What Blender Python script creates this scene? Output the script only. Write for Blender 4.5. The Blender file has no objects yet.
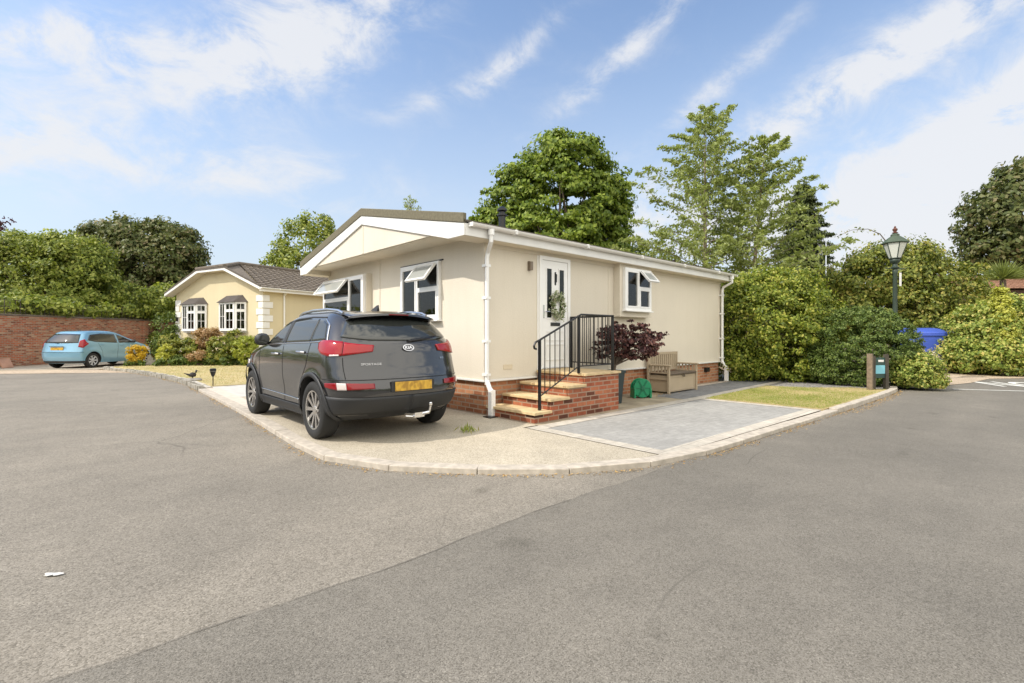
import bpy, math, random
import numpy as np
from mathutils import Vector, Matrix
R = math.radians
random.seed(7); rng = np.random.default_rng(7)
scene = bpy.context.scene
COL = scene.collection

# ------------------------------------------------------------------ camera, world, sun, exposure
# The scene's axes follow the main house: x along its long wall, y along its gable end, origin at its near corner.
F = 487.0; HY = 335.0; EYE = 1.3
UX, UY = .7331, .6801
CAMX, CAMY = -5.049, -6.111
def w2l(X, Y):                       # metres right of / ahead of the camera -> scene x, y
    rx, ry = X + .455, Y - 7.914
    return (rx * UX + ry * UY, -rx * UY + ry * UX)
def at(px, depth, py=None):          # point seen at column px, that many metres ahead
    x, y = w2l((px - 512) / F * depth, depth)
    return (x, y) if py is None else Vector((x, y, EYE + (HY - py) * depth / F))
def gnd(px, py, z=0.0):
    d = F * (EYE - z) / (py - HY)
    x, y = at(px, d); return Vector((x, y, z))

cam_d = bpy.data.cameras.new('camera'); cam = bpy.data.objects.new('camera', cam_d); COL.objects.link(cam)
cam_d.sensor_width = 36; cam_d.lens = 36 * F / 1024; cam_d.shift_y = -6.5 / 1024
cam_d.clip_start = .05; cam_d.clip_end = 1000
cam.location = (CAMX, CAMY, EYE); cam.rotation_euler = (R(90), 0, -math.atan2(UY, UX))
scene.camera = cam
vs = scene.view_settings
vs.view_transform = 'Standard'; vs.look = 'None'; vs.gamma = 1; vs.use_curve_mapping = False
vs.exposure = 0.70

SUN = Vector((-1, .4, 1.1)).normalized()
sun_d = bpy.data.lights.new('sun', 'SUN'); sun = bpy.data.objects.new('sun', sun_d); COL.objects.link(sun)
sun_d.energy = 2.35; sun_d.angle = R(.6); sun_d.color = (1, .93, .82)
sun.location = (-20, 8, 22); sun.rotation_euler = SUN.to_track_quat('Z', 'Y').to_euler()

world = bpy.data.worlds.new('World'); scene.world = world; world.use_nodes = True
def build_world():
    nt = world.node_tree; N = nt.nodes; L = nt.links
    for n in list(N): N.remove(n)
    out = N.new('ShaderNodeOutputWorld'); bg = N.new('ShaderNodeBackground'); bg.inputs[1].default_value = .15
    sky = N.new('ShaderNodeTexSky'); sky.sky_type = 'NISHITA'; sky.sun_disc = False
    sky.sun_elevation = math.asin(SUN.z); sky.sun_rotation = math.atan2(SUN.x, SUN.y)
    sky.air_density = 1.0; sky.dust_density = 1.0; sky.ozone_density = 1.0
    tc = N.new('ShaderNodeTexCoord'); sep = N.new('ShaderNodeSeparateXYZ'); L.new(tc.outputs['Generated'], sep.inputs[0])
    def M(op, a, b=None, c=None):
        n = N.new('ShaderNodeMath'); n.operation = op
        for i, v in enumerate((a, b, c)):
            if v is None: continue
            if isinstance(v, (int, float)): n.inputs[i].default_value = v
            else: L.new(v, n.inputs[i])
        return n.outputs[0]
    az = M('ARCTAN2', sep.outputs[1], sep.outputs[0]); el = M('ARCSINE', sep.outputs[2])
    # soft cloud banks: azimuth, elevation, widths, tilt
    total = None
    for px, py, rx, ry, rot, s in ((290,45,130,42,28,.95),(115,50,85,30,8,.65),(60,150,90,40,5,.42),(240,170,105,28,4,.5),(330,205,70,22,10,.3),
                                   (800,112,120,20,20,.75),(640,40,110,13,32,.52),(515,58,60,11,35,.5),(720,85,80,11,30,.45),(430,100,70,10,20,.3),(20,40,60,14,35,.5),(940,28,110,26,18,.75),(990,105,90,16,26,.75),(925,205,180,66,12,1.45),
                                   (650,215,80,36,0,.6),(1150,60,120,70,10,.7),(-120,90,120,70,0,.6)):
        a0 = math.atan((px - 512) / F); e0 = math.atan((HY - py) / F * math.cos(a0)); k = math.cos(a0) / F
        phi = math.atan2(UX, UY) - a0
        da = M('MULTIPLY', M('SUBTRACT', phi, az), 1.0); de = M('SUBTRACT', el, e0)
        c, sn = math.cos(R(rot)), math.sin(R(rot))
        p = M('ADD', M('MULTIPLY', da, c / (rx * k)), M('MULTIPLY', de, sn / (rx * k)))
        q = M('ADD', M('MULTIPLY', da, -sn / (ry * k)), M('MULTIPLY', de, c / (ry * k)))
        r2 = M('ADD', M('MULTIPLY', p, p), M('MULTIPLY', q, q))
        g = M('MULTIPLY', M('EXPONENT', M('MULTIPLY', r2, -1.0)), s)
        total = g if total is None else M('ADD', total, g)
    mp = N.new('ShaderNodeMapping'); L.new(tc.outputs['Generated'], mp.inputs[0])
    mp.inputs['Rotation'].default_value = (0, R(-20), R(42)); mp.inputs['Scale'].default_value = (4.2, 5.2, 7.5)
    nz = N.new('ShaderNodeTexNoise'); nz.inputs['Scale'].default_value = 1.7; nz.inputs['Detail'].default_value = 12
    nz.inputs['Roughness'].default_value = .66; nz.inputs['Distortion'].default_value = .35
    L.new(mp.outputs[0], nz.inputs['Vector'])
    v = M('MULTIPLY', M('ADD', total, .16), M('MULTIPLY', M('SUBTRACT', nz.outputs[0], .31), 4.0))
    mr = N.new('ShaderNodeMapRange'); mr.interpolation_type = 'SMOOTHSTEP'
    mr.inputs[1].default_value = .1; mr.inputs[2].default_value = 1.0; mr.inputs[4].default_value = .9
    L.new(v, mr.inputs[0])
    # pale summer air towards the skyline
    hz = N.new('ShaderNodeMapRange'); hz.interpolation_type = 'SMOOTHSTEP'
    hz.inputs[1].default_value = -.1; hz.inputs[2].default_value = .66; hz.inputs[3].default_value = .92; hz.inputs[4].default_value = .0
    L.new(el, hz.inputs[0])
    m0 = N.new('ShaderNodeMix'); m0.data_type = 'RGBA'; m0.inputs[7].default_value = (2.7, 2.98, 3.3, 1)
    L.new(hz.outputs[0], m0.inputs[0]); L.new(sky.outputs[0], m0.inputs[6])
    mx = N.new('ShaderNodeMix'); mx.data_type = 'RGBA'; mx.inputs[7].default_value = (3.55, 3.6, 3.72, 1)
    L.new(mr.outputs[0], mx.inputs[0]); L.new(m0.outputs[2], mx.inputs[6])
    # bright cloud bank added out of view behind the camera to fill shaded walls
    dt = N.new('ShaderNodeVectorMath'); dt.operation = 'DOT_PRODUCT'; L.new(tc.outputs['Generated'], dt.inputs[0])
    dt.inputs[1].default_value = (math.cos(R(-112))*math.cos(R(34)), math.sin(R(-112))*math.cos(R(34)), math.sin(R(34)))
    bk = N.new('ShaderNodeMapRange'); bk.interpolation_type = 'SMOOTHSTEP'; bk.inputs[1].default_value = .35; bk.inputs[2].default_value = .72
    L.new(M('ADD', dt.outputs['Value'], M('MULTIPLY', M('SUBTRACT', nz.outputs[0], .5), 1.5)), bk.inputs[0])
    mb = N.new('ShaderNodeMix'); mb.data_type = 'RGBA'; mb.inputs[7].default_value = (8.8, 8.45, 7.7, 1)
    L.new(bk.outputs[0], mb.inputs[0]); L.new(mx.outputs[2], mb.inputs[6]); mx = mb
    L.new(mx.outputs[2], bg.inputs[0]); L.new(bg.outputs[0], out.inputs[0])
build_world()

# ------------------------------------------------------------------ materials
MATS = {}
def principled(name, col, rough=.6, metal=0, spec=.5, coat=0):
    m = bpy.data.materials.new(name); m.use_nodes = True
    b = m.node_tree.nodes['Principled BSDF']
    b.inputs['Base Color'].default_value = (*col, 1); b.inputs['Roughness'].default_value = rough
    b.inputs['Metallic'].default_value = metal; b.inputs['Specular IOR Level'].default_value = spec
    b.inputs['Coat Weight'].default_value = coat; b.inputs['Coat Roughness'].default_value = .04
    MATS[name] = m; return m
def nd(m, t): return m.node_tree.nodes.new(t)
def lk(m, a, b): m.node_tree.links.new(a, b)
def coords(m, scale=(1,1,1), which='Object'):
    tc = nd(m, 'ShaderNodeTexCoord'); mp = nd(m, 'ShaderNodeMapping'); mp.inputs['Scale'].default_value = scale
    lk(m, tc.outputs[which], mp.inputs[0]); return mp.outputs[0]
def noise(m, vec, scale, detail=4, rough=.55):
    n = nd(m, 'ShaderNodeTexNoise'); n.inputs['Scale'].default_value = scale; n.inputs['Detail'].default_value = detail
    n.inputs['Roughness'].default_value = rough; lk(m, vec, n.inputs['Vector']); return n.outputs[0]
def ramp(m, fac, stops, interp='LINEAR'):
    r = nd(m, 'ShaderNodeValToRGB'); r.color_ramp.interpolation = interp
    e = r.color_ramp.elements
    while len(e) < len(stops): e.new(.5)
    for i, (p, c) in enumerate(stops): e[i].position = p; e[i].color = (*c, 1)
    lk(m, fac, r.inputs[0]); return r.outputs[0]
def mix(m, fac, a, b, mode='MIX'):
    n = nd(m, 'ShaderNodeMix'); n.data_type = 'RGBA'; n.blend_type = mode
    for sock, v in ((0, fac), (6, a), (7, b)):
        if isinstance(v, (int, float)): n.inputs[sock].default_value = v
        elif isinstance(v, tuple): n.inputs[sock].default_value = (*v, 1)
        else: lk(m, v, n.inputs[sock])
    return n.outputs[2]
def math_n(m, op, a, b):
    n = nd(m, 'ShaderNodeMath'); n.operation = op
    for i, v in enumerate((a, b)):
        if isinstance(v, (int, float)): n.inputs[i].default_value = v
        else: lk(m, v, n.inputs[i])
    return n.outputs[0]
def bump(m, h, strength=.3, dist=.01):
    b = nd(m, 'ShaderNodeBump'); b.inputs['Strength'].default_value = strength; b.inputs['Distance'].default_value = dist
    lk(m, h, b.inputs['Height']); lk(m, b.outputs[0], m.node_tree.nodes['Principled BSDF'].inputs['Normal'])
def setcol(m, c): lk(m, c, m.node_tree.nodes['Principled BSDF'].inputs['Base Color'])
def sc(c, k): return tuple(min(1, x * k) for x in c)

def plain(name, col, rough=.5, var=.12, scale=3, **k):
    m = principled(name, col, rough, **k); v = coords(m)
    setcol(m, ramp(m, noise(m, v, scale, 5), ((.3, sc(col, 1 - var)), (.7, sc(col, 1 + var))))); return m
def stucco(name, col):
    m = principled(name, col, .9, spec=.2); v = coords(m)
    big = ramp(m, noise(m, v, .7, 4), ((.3, sc(col, .95)), (.7, sc(col, 1.03))))
    st = noise(m, coords(m, (5, 5, .35)), 1.2, 6, .7); big = mix(m, 1.0, big, ramp(m, st, ((.30, (.975,.97,.96)), (.52, (1,1,1)))), 'MULTIPLY')
    sm = noise(m, v, 42, 3)
    setcol(m, mix(m, 1.0, big, ramp(m, sm, ((.3, (.94,.94,.94)), (.7, (1,1,1)))), 'MULTIPLY'))
    bump(m, sm, .45, .006); return m
def asphalt(name, c1, c2, scale, mott, wear=False):
    m = principled(name, c1, .85, spec=.3); v = coords(m)
    vo = nd(m, 'ShaderNodeTexVoronoi'); vo.inputs['Scale'].default_value = scale; lk(m, v, vo.inputs['Vector'])
    sp = nd(m, 'ShaderNodeSeparateColor'); lk(m, vo.outputs['Color'], sp.inputs[0])
    stone = ramp(m, sp.outputs[0], ((0, sc(c1, .66)), (.25, sc(c1, .97)), (.7, sc(c2, .97)), (.95, sc(c2, 1.03)), (1, sc(c2, 1.3))))
    edge = ramp(m, vo.outputs['Distance'], ((.40, (1,1,1)), (.85, (.86,.85,.84))))
    s = mix(m, 1.0, stone, edge, 'MULTIPLY')
    b1 = ramp(m, noise(m, v, .35, 5, .6), ((.32, (1-mott,1-mott,1-mott)), (.68, (1+mott,1+mott*.93,1+mott*.85))))
    b2 = ramp(m, noise(m, v, 2.6, 6, .7), ((.3, (.9,.9,.9)), (.7, (1.07,1.07,1.07))))
    s = mix(m, 1.0, mix(m, 1.0, s, b1, 'MULTIPLY'), b2, 'MULTIPLY')
    # fine grit keeps the far surface from going flat
    s = mix(m, 1.0, s, ramp(m, noise(m, v, 28, 3, .8), ((.3, (.90,.90,.90)), (.7, (1.09,1.09,1.09)))), 'MULTIPLY')
    if wear:
        # hairline cracks, a few old drips and paler wheel-worn bands
        nv = nd(m, 'ShaderNodeTexNoise'); nv.inputs['Scale'].default_value = 1.3; nv.inputs['Detail'].default_value = 6; lk(m, v, nv.inputs['Vector'])
        mv = mix(m, .22, v, nv.outputs['Color'], 'ADD')
        ve = nd(m, 'ShaderNodeTexVoronoi'); ve.feature = 'DISTANCE_TO_EDGE'; ve.inputs['Scale'].default_value = .33; lk(m, mv, ve.inputs['Vector'])
        ck = ramp(m, ve.outputs['Distance'], ((0, (1,1,1)), (.0035, (0,0,0))))
        ck = mix(m, 1.0, ck, ramp(m, noise(m, v, .23, 3), ((.50, (0,0,0)), (.58, (1,1,1)))), 'MULTIPLY')
        s = mix(m, ck, s, sc(c1, .68))
        s = mix(m, 1.0, s, ramp(m, noise(m, v, 1.9, 2, .4), ((.24, (.80,.80,.79)), (.31, (1,1,1)))), 'MULTIPLY')
        s = mix(m, 1.0, s, ramp(m, noise(m, coords(m, (.10, 1.1, 1)), 1.0, 3, .5), ((.42, (.965,.965,.96)), (.60, (1.045,1.04,1.03)))), 'MULTIPLY')
    setcol(m, s)
    bump(m, math_n(m, 'MULTIPLY', vo.outputs['Distance'], -1.0), .20, .004); return m
def bricks(name, cols, mortar, bw=.225, bh=.075, mort=.010, plan=False, bmp=.5, rough=.85):
    m = principled(name, cols[0], rough, spec=.25)
    tc = nd(m, 'ShaderNodeTexCoord'); s = nd(m, 'ShaderNodeSeparateXYZ'); lk(m, tc.outputs['Object'], s.inputs[0])
    c = nd(m, 'ShaderNodeCombineXYZ')
    if plan: lk(m, s.outputs[0], c.inputs[0]); lk(m, s.outputs[1], c.inputs[1])
    else: lk(m, math_n(m, 'ADD', s.outputs[0], s.outputs[1]), c.inputs[0]); lk(m, s.outputs[2], c.inputs[1])
    b = nd(m, 'ShaderNodeTexBrick'); lk(m, c.outputs[0], b.inputs['Vector'])
    b.inputs['Scale'].default_value = 1; b.inputs['Brick Width'].default_value = bw; b.inputs['Row Height'].default_value = bh
    b.inputs['Mortar Size'].default_value = mort; b.inputs['Mortar Smooth'].default_value = .15; b.inputs['Bias'].default_value = 0
    b.inputs['Color1'].default_value = (0,0,0,1); b.inputs['Color2'].default_value = (1,1,1,1); b.inputs['Mortar'].default_value = (.5,.5,.5,1)
    n = len(cols); col = ramp(m, b.outputs['Color'], [(i / (n - 1), cc) for i, cc in enumerate(cols)])
    nz = noise(m, coords(m), 9, 6, .7)
    col = mix(m, 1.0, col, ramp(m, nz, ((.3, (.8,.8,.8)), (.7, (1.15,1.15,1.15)))), 'MULTIPLY')
    col = mix(m, b.outputs['Fac'], col, mortar)
    col = mix(m, 1.0, col, ramp(m, noise(m, coords(m), .8, 4), ((.3, (.86,.86,.86)), (.7, (1.08,1.08,1.08)))), 'MULTIPLY')
    setcol(m, col)
    h = math_n(m, 'ADD', math_n(m, 'MULTIPLY', b.outputs['Fac'], -1.0), math_n(m, 'MULTIPLY', nz, .35))
    bump(m, h, bmp, .006); return m
def leafmat(name, cols, trans=.35, rough=.5, spec=.35):
    m = principled(name, cols[0], rough, spec=spec)
    g = nd(m, 'ShaderNodeNewGeometry'); v = coords(m)
    f = math_n(m, 'ADD', math_n(m, 'MULTIPLY', g.outputs['Random Per Island'], .6), math_n(m, 'MULTIPLY', noise(m, v, 1.1, 3), .45))
    n = len(cols); c = ramp(m, f, [(.12 + .8 * i / (n - 1), cc) for i, cc in enumerate(cols)])
    setcol(m, c)
    t = nd(m, 'ShaderNodeBsdfTranslucent')
    lk(m, mix(m, 1.0, c, (1.25, 1.3, .6), 'MULTIPLY'), t.inputs[0])
    ms = nd(m, 'ShaderNodeMixShader'); ms.inputs[0].default_value = trans
    b = m.node_tree.nodes['Principled BSDF']; o = m.node_tree.nodes['Material Output']
    lk(m, b.outputs[0], ms.inputs[1]); lk(m, t.outputs[0], ms.inputs[2]); lk(m, ms.outputs[0], o.inputs[0]); return m
def glassy(name, col=(.012,.014,.012), rough=.03):
    return principled(name, col, rough, spec=.38)

CREAM = stucco('cream_render', (.71,.655,.555))
YELLOW = stucco('yellow_render', (.65,.57,.385))
WHITE = plain('white_upvc', (.77,.765,.745), .35, .04)
WHITEGLOSS = plain('white_frame', (.84,.84,.83), .25, .03)
SOFFIT = plain('soffit', (.70,.63,.50), .6, .04)
VERGE = plain('verge_mineral', (.15,.135,.09), .95, .2, 22)
ROOFT = plain('roof_tile_dark', (.10,.085,.07), .9, .35, 12)
ROOF2 = plain('roof_tile_grey', (.15,.125,.10), .85, .35, 9)
ROOF3 = plain('roof_tile_russet', (.26,.14,.09), .9, .3, 9)
BRICK = bricks('red_brick', [(.06,.03,.022),(.27,.08,.042),(.33,.10,.052),(.39,.145,.075),(.20,.06,.035)], (.31,.22,.16))
BRICKH = bricks('orange_skirt_brick', [(.26,.10,.05),(.40,.17,.085),(.48,.23,.12),(.36,.14,.07)], (.38,.29,.21))
BRICKW = bricks('old_wall_brick', [(.14,.05,.03),(.40,.10,.05),(.48,.15,.07),(.26,.08,.045),(.50,.30,.19),(.38,.12,.06)], (.34,.25,.18), mort=.014)
SLAB = plain('buff_slab', (.55,.42,.24), .85, .22, 7)
OLDTAR = asphalt('old_asphalt', (.207,.188,.158), (.268,.246,.212), 135, .15, True)
NEWTAR = asphalt('newer_asphalt', (.158,.146,.125), (.210,.196,.172), 190, .13, True)
AGG = asphalt('aggregate_concrete', (.43,.383,.30), (.50,.452,.365), 120, .13)
PALECON = asphalt('pale_concrete', (.42,.37,.30), (.52,.47,.39), 90, .10)
PAVER = bricks('grey_block_paving', [(.31,.306,.292),(.322,.318,.303),(.338,.333,.317),(.316,.312,.298)], (.27,.265,.25), .20, .10, .004, plan=True, bmp=.3)
PAVERB = bricks('pale_border_paving', [(.48,.445,.385),(.54,.50,.43),(.45,.41,.355)], (.31,.285,.245), .20, .165, .005, plan=True, bmp=.3)
KERB = plain('kerb_concrete', (.44,.395,.335), .85, .22, 10)
SETT = plain('granite_sett', (.30,.28,.24), .9, .35, 7)
SOIL = plain('dry_soil', (.20,.15,.10), 1, .35, 9)
GRAVEL = asphalt('slate_gravel', (.16,.15,.15), (.34,.33,.32), 38, .1)
DIRT = asphalt('sandy_dirt', (.40,.31,.22), (.54,.45,.35), 50, .16)
def lawnmat(name, dry, green, g):
    m = principled(name, dry, 1, spec=.1); v = coords(m)
    f = noise(m, v, 1.1, 6, .65)
    c = ramp(m, f, ((g - .1, green), (g + .12, dry))); c = mix(m, 1.0, c, ramp(m, noise(m, v, 60, 4, .8), ((.3,(.65,.65,.65)),(.7,(1.3,1.3,1.3)))), 'MULTIPLY')
    setcol(m, c); bump(m, noise(m, v, 80, 3), .8, .02); return m
LAWN1 = lawnmat('patchy_lawn', (.46,.37,.19), (.26,.29,.08), .40)
LAWN2 = lawnmat('parched_lawn', (.52,.43,.24), (.34,.33,.14), .40)
PAINT = plain('road_paint', (.70,.70,.66), .7, .15, 20)
BLACKM = principled('black_metal', (.008,.008,.009), .35, spec=.5)
DARKGLASS = glassy('dark_glass')
GLASSC = principled('curtained_glass', (.10,.095,.08), .04, spec=.8)
CHROME = principled('chrome', (.75,.75,.76), .12, 1)
GREENP = plain('green_lamp_paint', (.035,.055,.04), .55, .2)
LANTG = principled('lantern_glass', (.62,.64,.58), .15, spec=.6)
WOOD = plain('weathered_wood', (.19,.145,.10), .85, .3, 14)
WOODD = plain('dark_wood', (.07,.06,.045), .85, .3, 14)
TRUNK = plain('bark', (.13,.10,.075), .95, .35, 8)
TRUNKP = plain('pale_bark', (.25,.20,.15), .9, .3, 8)
TAUPE = plain('taupe_plastic', (.42,.34,.24), .55, .06)
TAUPED = plain('brown_plastic', (.10,.075,.055), .5, .06)
GREENPL = principled('green_plastic', (.012,.26,.12), .35)
PLANTER = principled('planter_plastic', (.025,.04,.045), .5)
BLUEPL = plain('blue_bin_plastic', (.05,.10,.46), .45, .06)
STONE = plain('grey_stone', (.30,.28,.25), .9, .3, 8)
TERRA = plain('terracotta', (.42,.24,.17), .9, .2)
# leaves
L_SYC = leafmat('sycamore_leaf', [(.03,.06,.006),(.11,.17,.018),(.22,.29,.035),(.36,.42,.08)], .34)
L_CHERRY = leafmat('cherry_leaf', [(.17,.21,.06),(.28,.33,.11),(.42,.45,.20)], .42)
L_CONIF = leafmat('conifer_needle', [(.02,.035,.010),(.05,.07,.018),(.10,.12,.03)], .15)
L_DARK = leafmat('dark_tree_leaf', [(.03,.045,.012),(.08,.105,.026),(.15,.17,.05),(.26,.20,.12)], .28)
L_LIGHT = leafmat('light_tree_leaf', [(.045,.07,.01),(.15,.20,.03),(.29,.33,.06),(.46,.47,.14)], .34)
L_HEDGE = leafmat('hedge_leaf', [(.035,.06,.008),(.13,.18,.02),(.28,.33,.045),(.50,.44,.10)], .34)
L_DOME = leafmat('dome_leaf', [(.016,.034,.005),(.06,.10,.016),(.13,.185,.035),(.27,.32,.10)], .22, .5, .3)
L_OLIVE = leafmat('olive_leaf', [(.035,.055,.01),(.14,.18,.028),(.29,.31,.06),(.46,.36,.11)], .32)
L_VARIEG = leafmat('variegated_leaf', [(.04,.075,.012),(.19,.26,.045),(.42,.46,.11),(.68,.50,.18)], .34)
L_GOLD = leafmat('gold_leaf', [(.28,.31,.05),(.48,.48,.08),(.62,.60,.16)], .35)
L_ORANGE = leafmat('orange_leaf', [(.30,.20,.02),(.60,.40,.03),(.75,.55,.06)], .3)
L_SALMON = leafmat('salmon_leaf', [(.24,.13,.06),(.38,.24,.12),(.46,.34,.18)], .3)
L_LIME = leafmat('lime_leaf', [(.17,.22,.03),(.32,.36,.05),(.45,.46,.10)], .35)
L_ACER = leafmat('acer_leaf', [(.016,.008,.009),(.04,.014,.016),(.10,.035,.032),(.30,.15,.12)], .2)
L_PURPLE = leafmat('purple_leaf', [(.04,.012,.018),(.12,.03,.04)], .2)
L_WREATH = leafmat('wreath_leaf', [(.06,.10,.03),(.16,.22,.08),(.55,.55,.45),(.7,.7,.6)], .2)
L_GRASS = leafmat('grass_blade', [(.16,.22,.04),(.28,.34,.07),(.42,.38,.15)], .3)
L_STRAW = leafmat('straw_blade', [(.28,.26,.11),(.48,.41,.22),(.56,.48,.27)], .3)
L_LITTER = leafmat('dead_leaf', [(.22,.12,.04),(.40,.26,.10),(.55,.38,.16)], .1)
L_PALM = leafmat('palm_leaf', [(.14,.18,.05),(.28,.32,.10)], .3)

# ------------------------------------------------------------------ builders
def tag(o, label=None, cat=None, group=None, kind=None):
    if label: o['label'] = label
    if cat: o['category'] = cat
    if group: o['group'] = group
    if kind: o['kind'] = kind
    return o
def empty(name, loc=(0,0,0), rz=0, label=None, cat=None, group=None):
    o = bpy.data.objects.new(name, None); COL.objects.link(o); o.location = loc; o.rotation_euler = (0,0,rz)
    o.empty_display_size = .2
    return tag(o, label, cat, group)
def link_mesh(name, me, parent=None):
    o = bpy.data.objects.new(name, me); COL.objects.link(o)
    if parent: o.parent = parent
    return o
class MB:
    def __init__(s, M=None): s.v = []; s.f = []; s.mi = []; s.M = M; s.cur = 0
    def add(s, vs, fs):
        n = len(s.v)
        if s.M is not None: vs = [s.M @ Vector(v) for v in vs]
        s.v += [tuple(v) for v in vs]; s.f += [tuple(i + n for i in f) for f in fs]; s.mi += [s.cur] * len(fs); return s
    def box(s, x0, x1, y0, y1, z0, z1):
        x0, x1 = min(x0,x1), max(x0,x1); y0, y1 = min(y0,y1), max(y0,y1); z0, z1 = min(z0,z1), max(z0,z1)
        return s.add([(x0,y0,z0),(x1,y0,z0),(x1,y1,z0),(x0,y1,z0),(x0,y0,z1),(x1,y0,z1),(x1,y1,z1),(x0,y1,z1)],
                     [(0,3,2,1),(4,5,6,7),(0,1,5,4),(1,2,6,5),(2,3,7,6),(3,0,4,7)])
    def prism(s, poly, z0, z1):        # poly counter-clockwise in plan
        n = len(poly)
        return s.add([(x,y,z0) for x,y in poly] + [(x,y,z1) for x,y in poly],
                     [tuple(range(n))[::-1], tuple(range(n, 2*n))] + [(i,(i+1)%n,(i+1)%n+n,i+n) for i in range(n)])
    def extr(s, poly, axis, a0, a1):   # profile polygon swept along x or y
        n = len(poly)
        f = (lambda p, a: (a, p[0], p[1])) if axis == 'x' else (lambda p, a: (p[0], a, p[1]))
        return s.add([f(p, a0) for p in poly] + [f(p, a1) for p in poly],
                     [tuple(range(n)), tuple(range(n, 2*n))[::-1]] + [(i,i+n,(i+1)%n+n,(i+1)%n) for i in range(n)])
    def tube(s, pts, r, n=8, cap=True):
        pts = [Vector(p) for p in pts]; rs = r if isinstance(r, (list, tuple)) else [r] * len(pts)
        vs = []; up = None
        for i, p in enumerate(pts):
            d = (pts[min(i+1, len(pts)-1)] - pts[max(i-1, 0)]).normalized()
            if up is None: up = Vector((0,0,1)) if abs(d.z) < .9 else Vector((1,0,0))
            a = d.cross(up).normalized(); b = a.cross(d).normalized(); up = b
            for k in range(n):
                t = 2 * math.pi * k / n; vs.append(p + (a * math.cos(t) + b * math.sin(t)) * rs[i])
        fs = []
        for i in range(len(pts) - 1):
            for k in range(n):
                fs.append((i*n+k, i*n+(k+1)%n, (i+1)*n+(k+1)%n, (i+1)*n+k))
        if cap: fs += [tuple(range(n))[::-1], tuple(range((len(pts)-1)*n, len(pts)*n))]
        return s.add(vs, fs)
    def lathe(s, prof, c=(0,0,0), n=24, axis='z', rot=0, caps=True):
        vs = []
        for r, z in prof:
            for k in range(n):
                t = 2 * math.pi * k / n + rot; a, b = r * math.cos(t), r * math.sin(t)
                vs.append((c[0]+a, c[1]+b, c[2]+z) if axis == 'z' else (c[0]+z, c[1]+a, c[2]+b))
        fs = [(i*n+k, i*n+(k+1)%n, (i+1)*n+(k+1)%n, (i+1)*n+k) for i in range(len(prof)-1) for k in range(n)]
        if caps and prof[0][0] > 1e-4: fs.append(tuple(range(n))[::-1])
        if caps and prof[-1][0] > 1e-4: fs.append(tuple(range((len(prof)-1)*n, len(prof)*n)))
        return s.add(vs, fs)
    def grid(s, rows):
        n = len(rows[0]); vs = [p for r in rows for p in r]
        return s.add(vs, [(i*n+k, i*n+k+1, (i+1)*n+k+1, (i+1)*n+k) for i in range(len(rows)-1) for k in range(n-1)])
    def build(s, name, mat, parent=None, smooth=False, bevel=0, solid=0, label=None, fix=False):
        me = bpy.data.meshes.new(name); me.from_pydata(s.v, [], s.f)
        for m in (mat if isinstance(mat, (list, tuple)) else [mat]): me.materials.append(m)
        if any(s.mi): me.polygons.foreach_set('material_index', s.mi)
        if fix:
            import bmesh
            b_ = bmesh.new(); b_.from_mesh(me); bmesh.ops.recalc_face_normals(b_, faces=b_.faces); b_.to_mesh(me); b_.free()
        if smooth:
            me.shade_smooth()
            try: me.set_sharp_from_angle(angle=R(smooth if smooth > 1 else 40))
            except Exception: pass
        me.update()
        o = link_mesh(name, me, parent)
        if solid: md = o.modifiers.new('solid', 'SOLIDIFY'); md.thickness = solid; md.offset = 0
        if bevel: md = o.modifiers.new('bevel', 'BEVEL'); md.width = bevel; md.segments = 2; md.limit_method = 'ANGLE'
        if label: o['label'] = label
        return o
def text_mesh(body, name, mat, parent, M, size=.1, ext=.002, bold=0, align='CENTER', sx=1):
    cu = bpy.data.curves.new('t', 'FONT'); cu.body = body; cu.size = size; cu.extrude = ext; cu.offset = bold
    cu.align_x = align; cu.align_y = 'CENTER'
    to = bpy.data.objects.new('t', cu); COL.objects.link(to)
    dg = bpy.context.evaluated_depsgraph_get(); dg.update()
    me = bpy.data.meshes.new_from_object(to.evaluated_get(dg)); bpy.data.objects.remove(to)
    me.transform(M @ Matrix.Diagonal((sx,1,1,1))); me.materials.clear(); me.materials.append(mat); me.name = name
    return link_mesh(name, me, parent)
def copy_tree(o, parent=None):
    c = o.copy(); COL.objects.link(c)
    if parent: c.parent = parent
    for ch in list(o.children): copy_tree(ch, c)
    return c

# ---- foliage
def unit(a): return a / np.maximum(np.linalg.norm(a, axis=1, keepdims=True), 1e-9)
def leaf_obj(name, P, D, Nn, Ln, ratio, mat, parent=None, fold=.15):
    n = len(P); D = unit(D); S = unit(np.cross(D, Nn)); Ln = np.asarray(Ln).reshape(-1, 1) * np.ones((n, 1))
    up = unit(np.cross(S, D))
    V = np.empty((n, 4, 3)); V[:,0] = P - D*Ln*.5; V[:,2] = P + D*Ln*.5 - up*Ln*fold
    V[:,1] = P + S*Ln*ratio*.5 - up*Ln*fold*.3; V[:,3] = P - S*Ln*ratio*.5 - up*Ln*fold*.3
    me = bpy.data.meshes.new(name)
    me.vertices.add(4*n); me.vertices.foreach_set('co', V.reshape(-1).astype(np.float32))
    me.loops.add(4*n); me.loops.foreach_set('vertex_index', np.arange(4*n, dtype=np.int32))
    me.polygons.add(n); me.polygons.foreach_set('loop_start', (np.arange(n)*4).astype(np.int32))
    try: me.polygons.foreach_set('loop_total', np.full(n, 4, dtype=np.int32))
    except Exception: pass
    me.materials.append(mat); me.update(calc_edges=True); me.validate()
    return link_mesh(name, me, parent)
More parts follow.
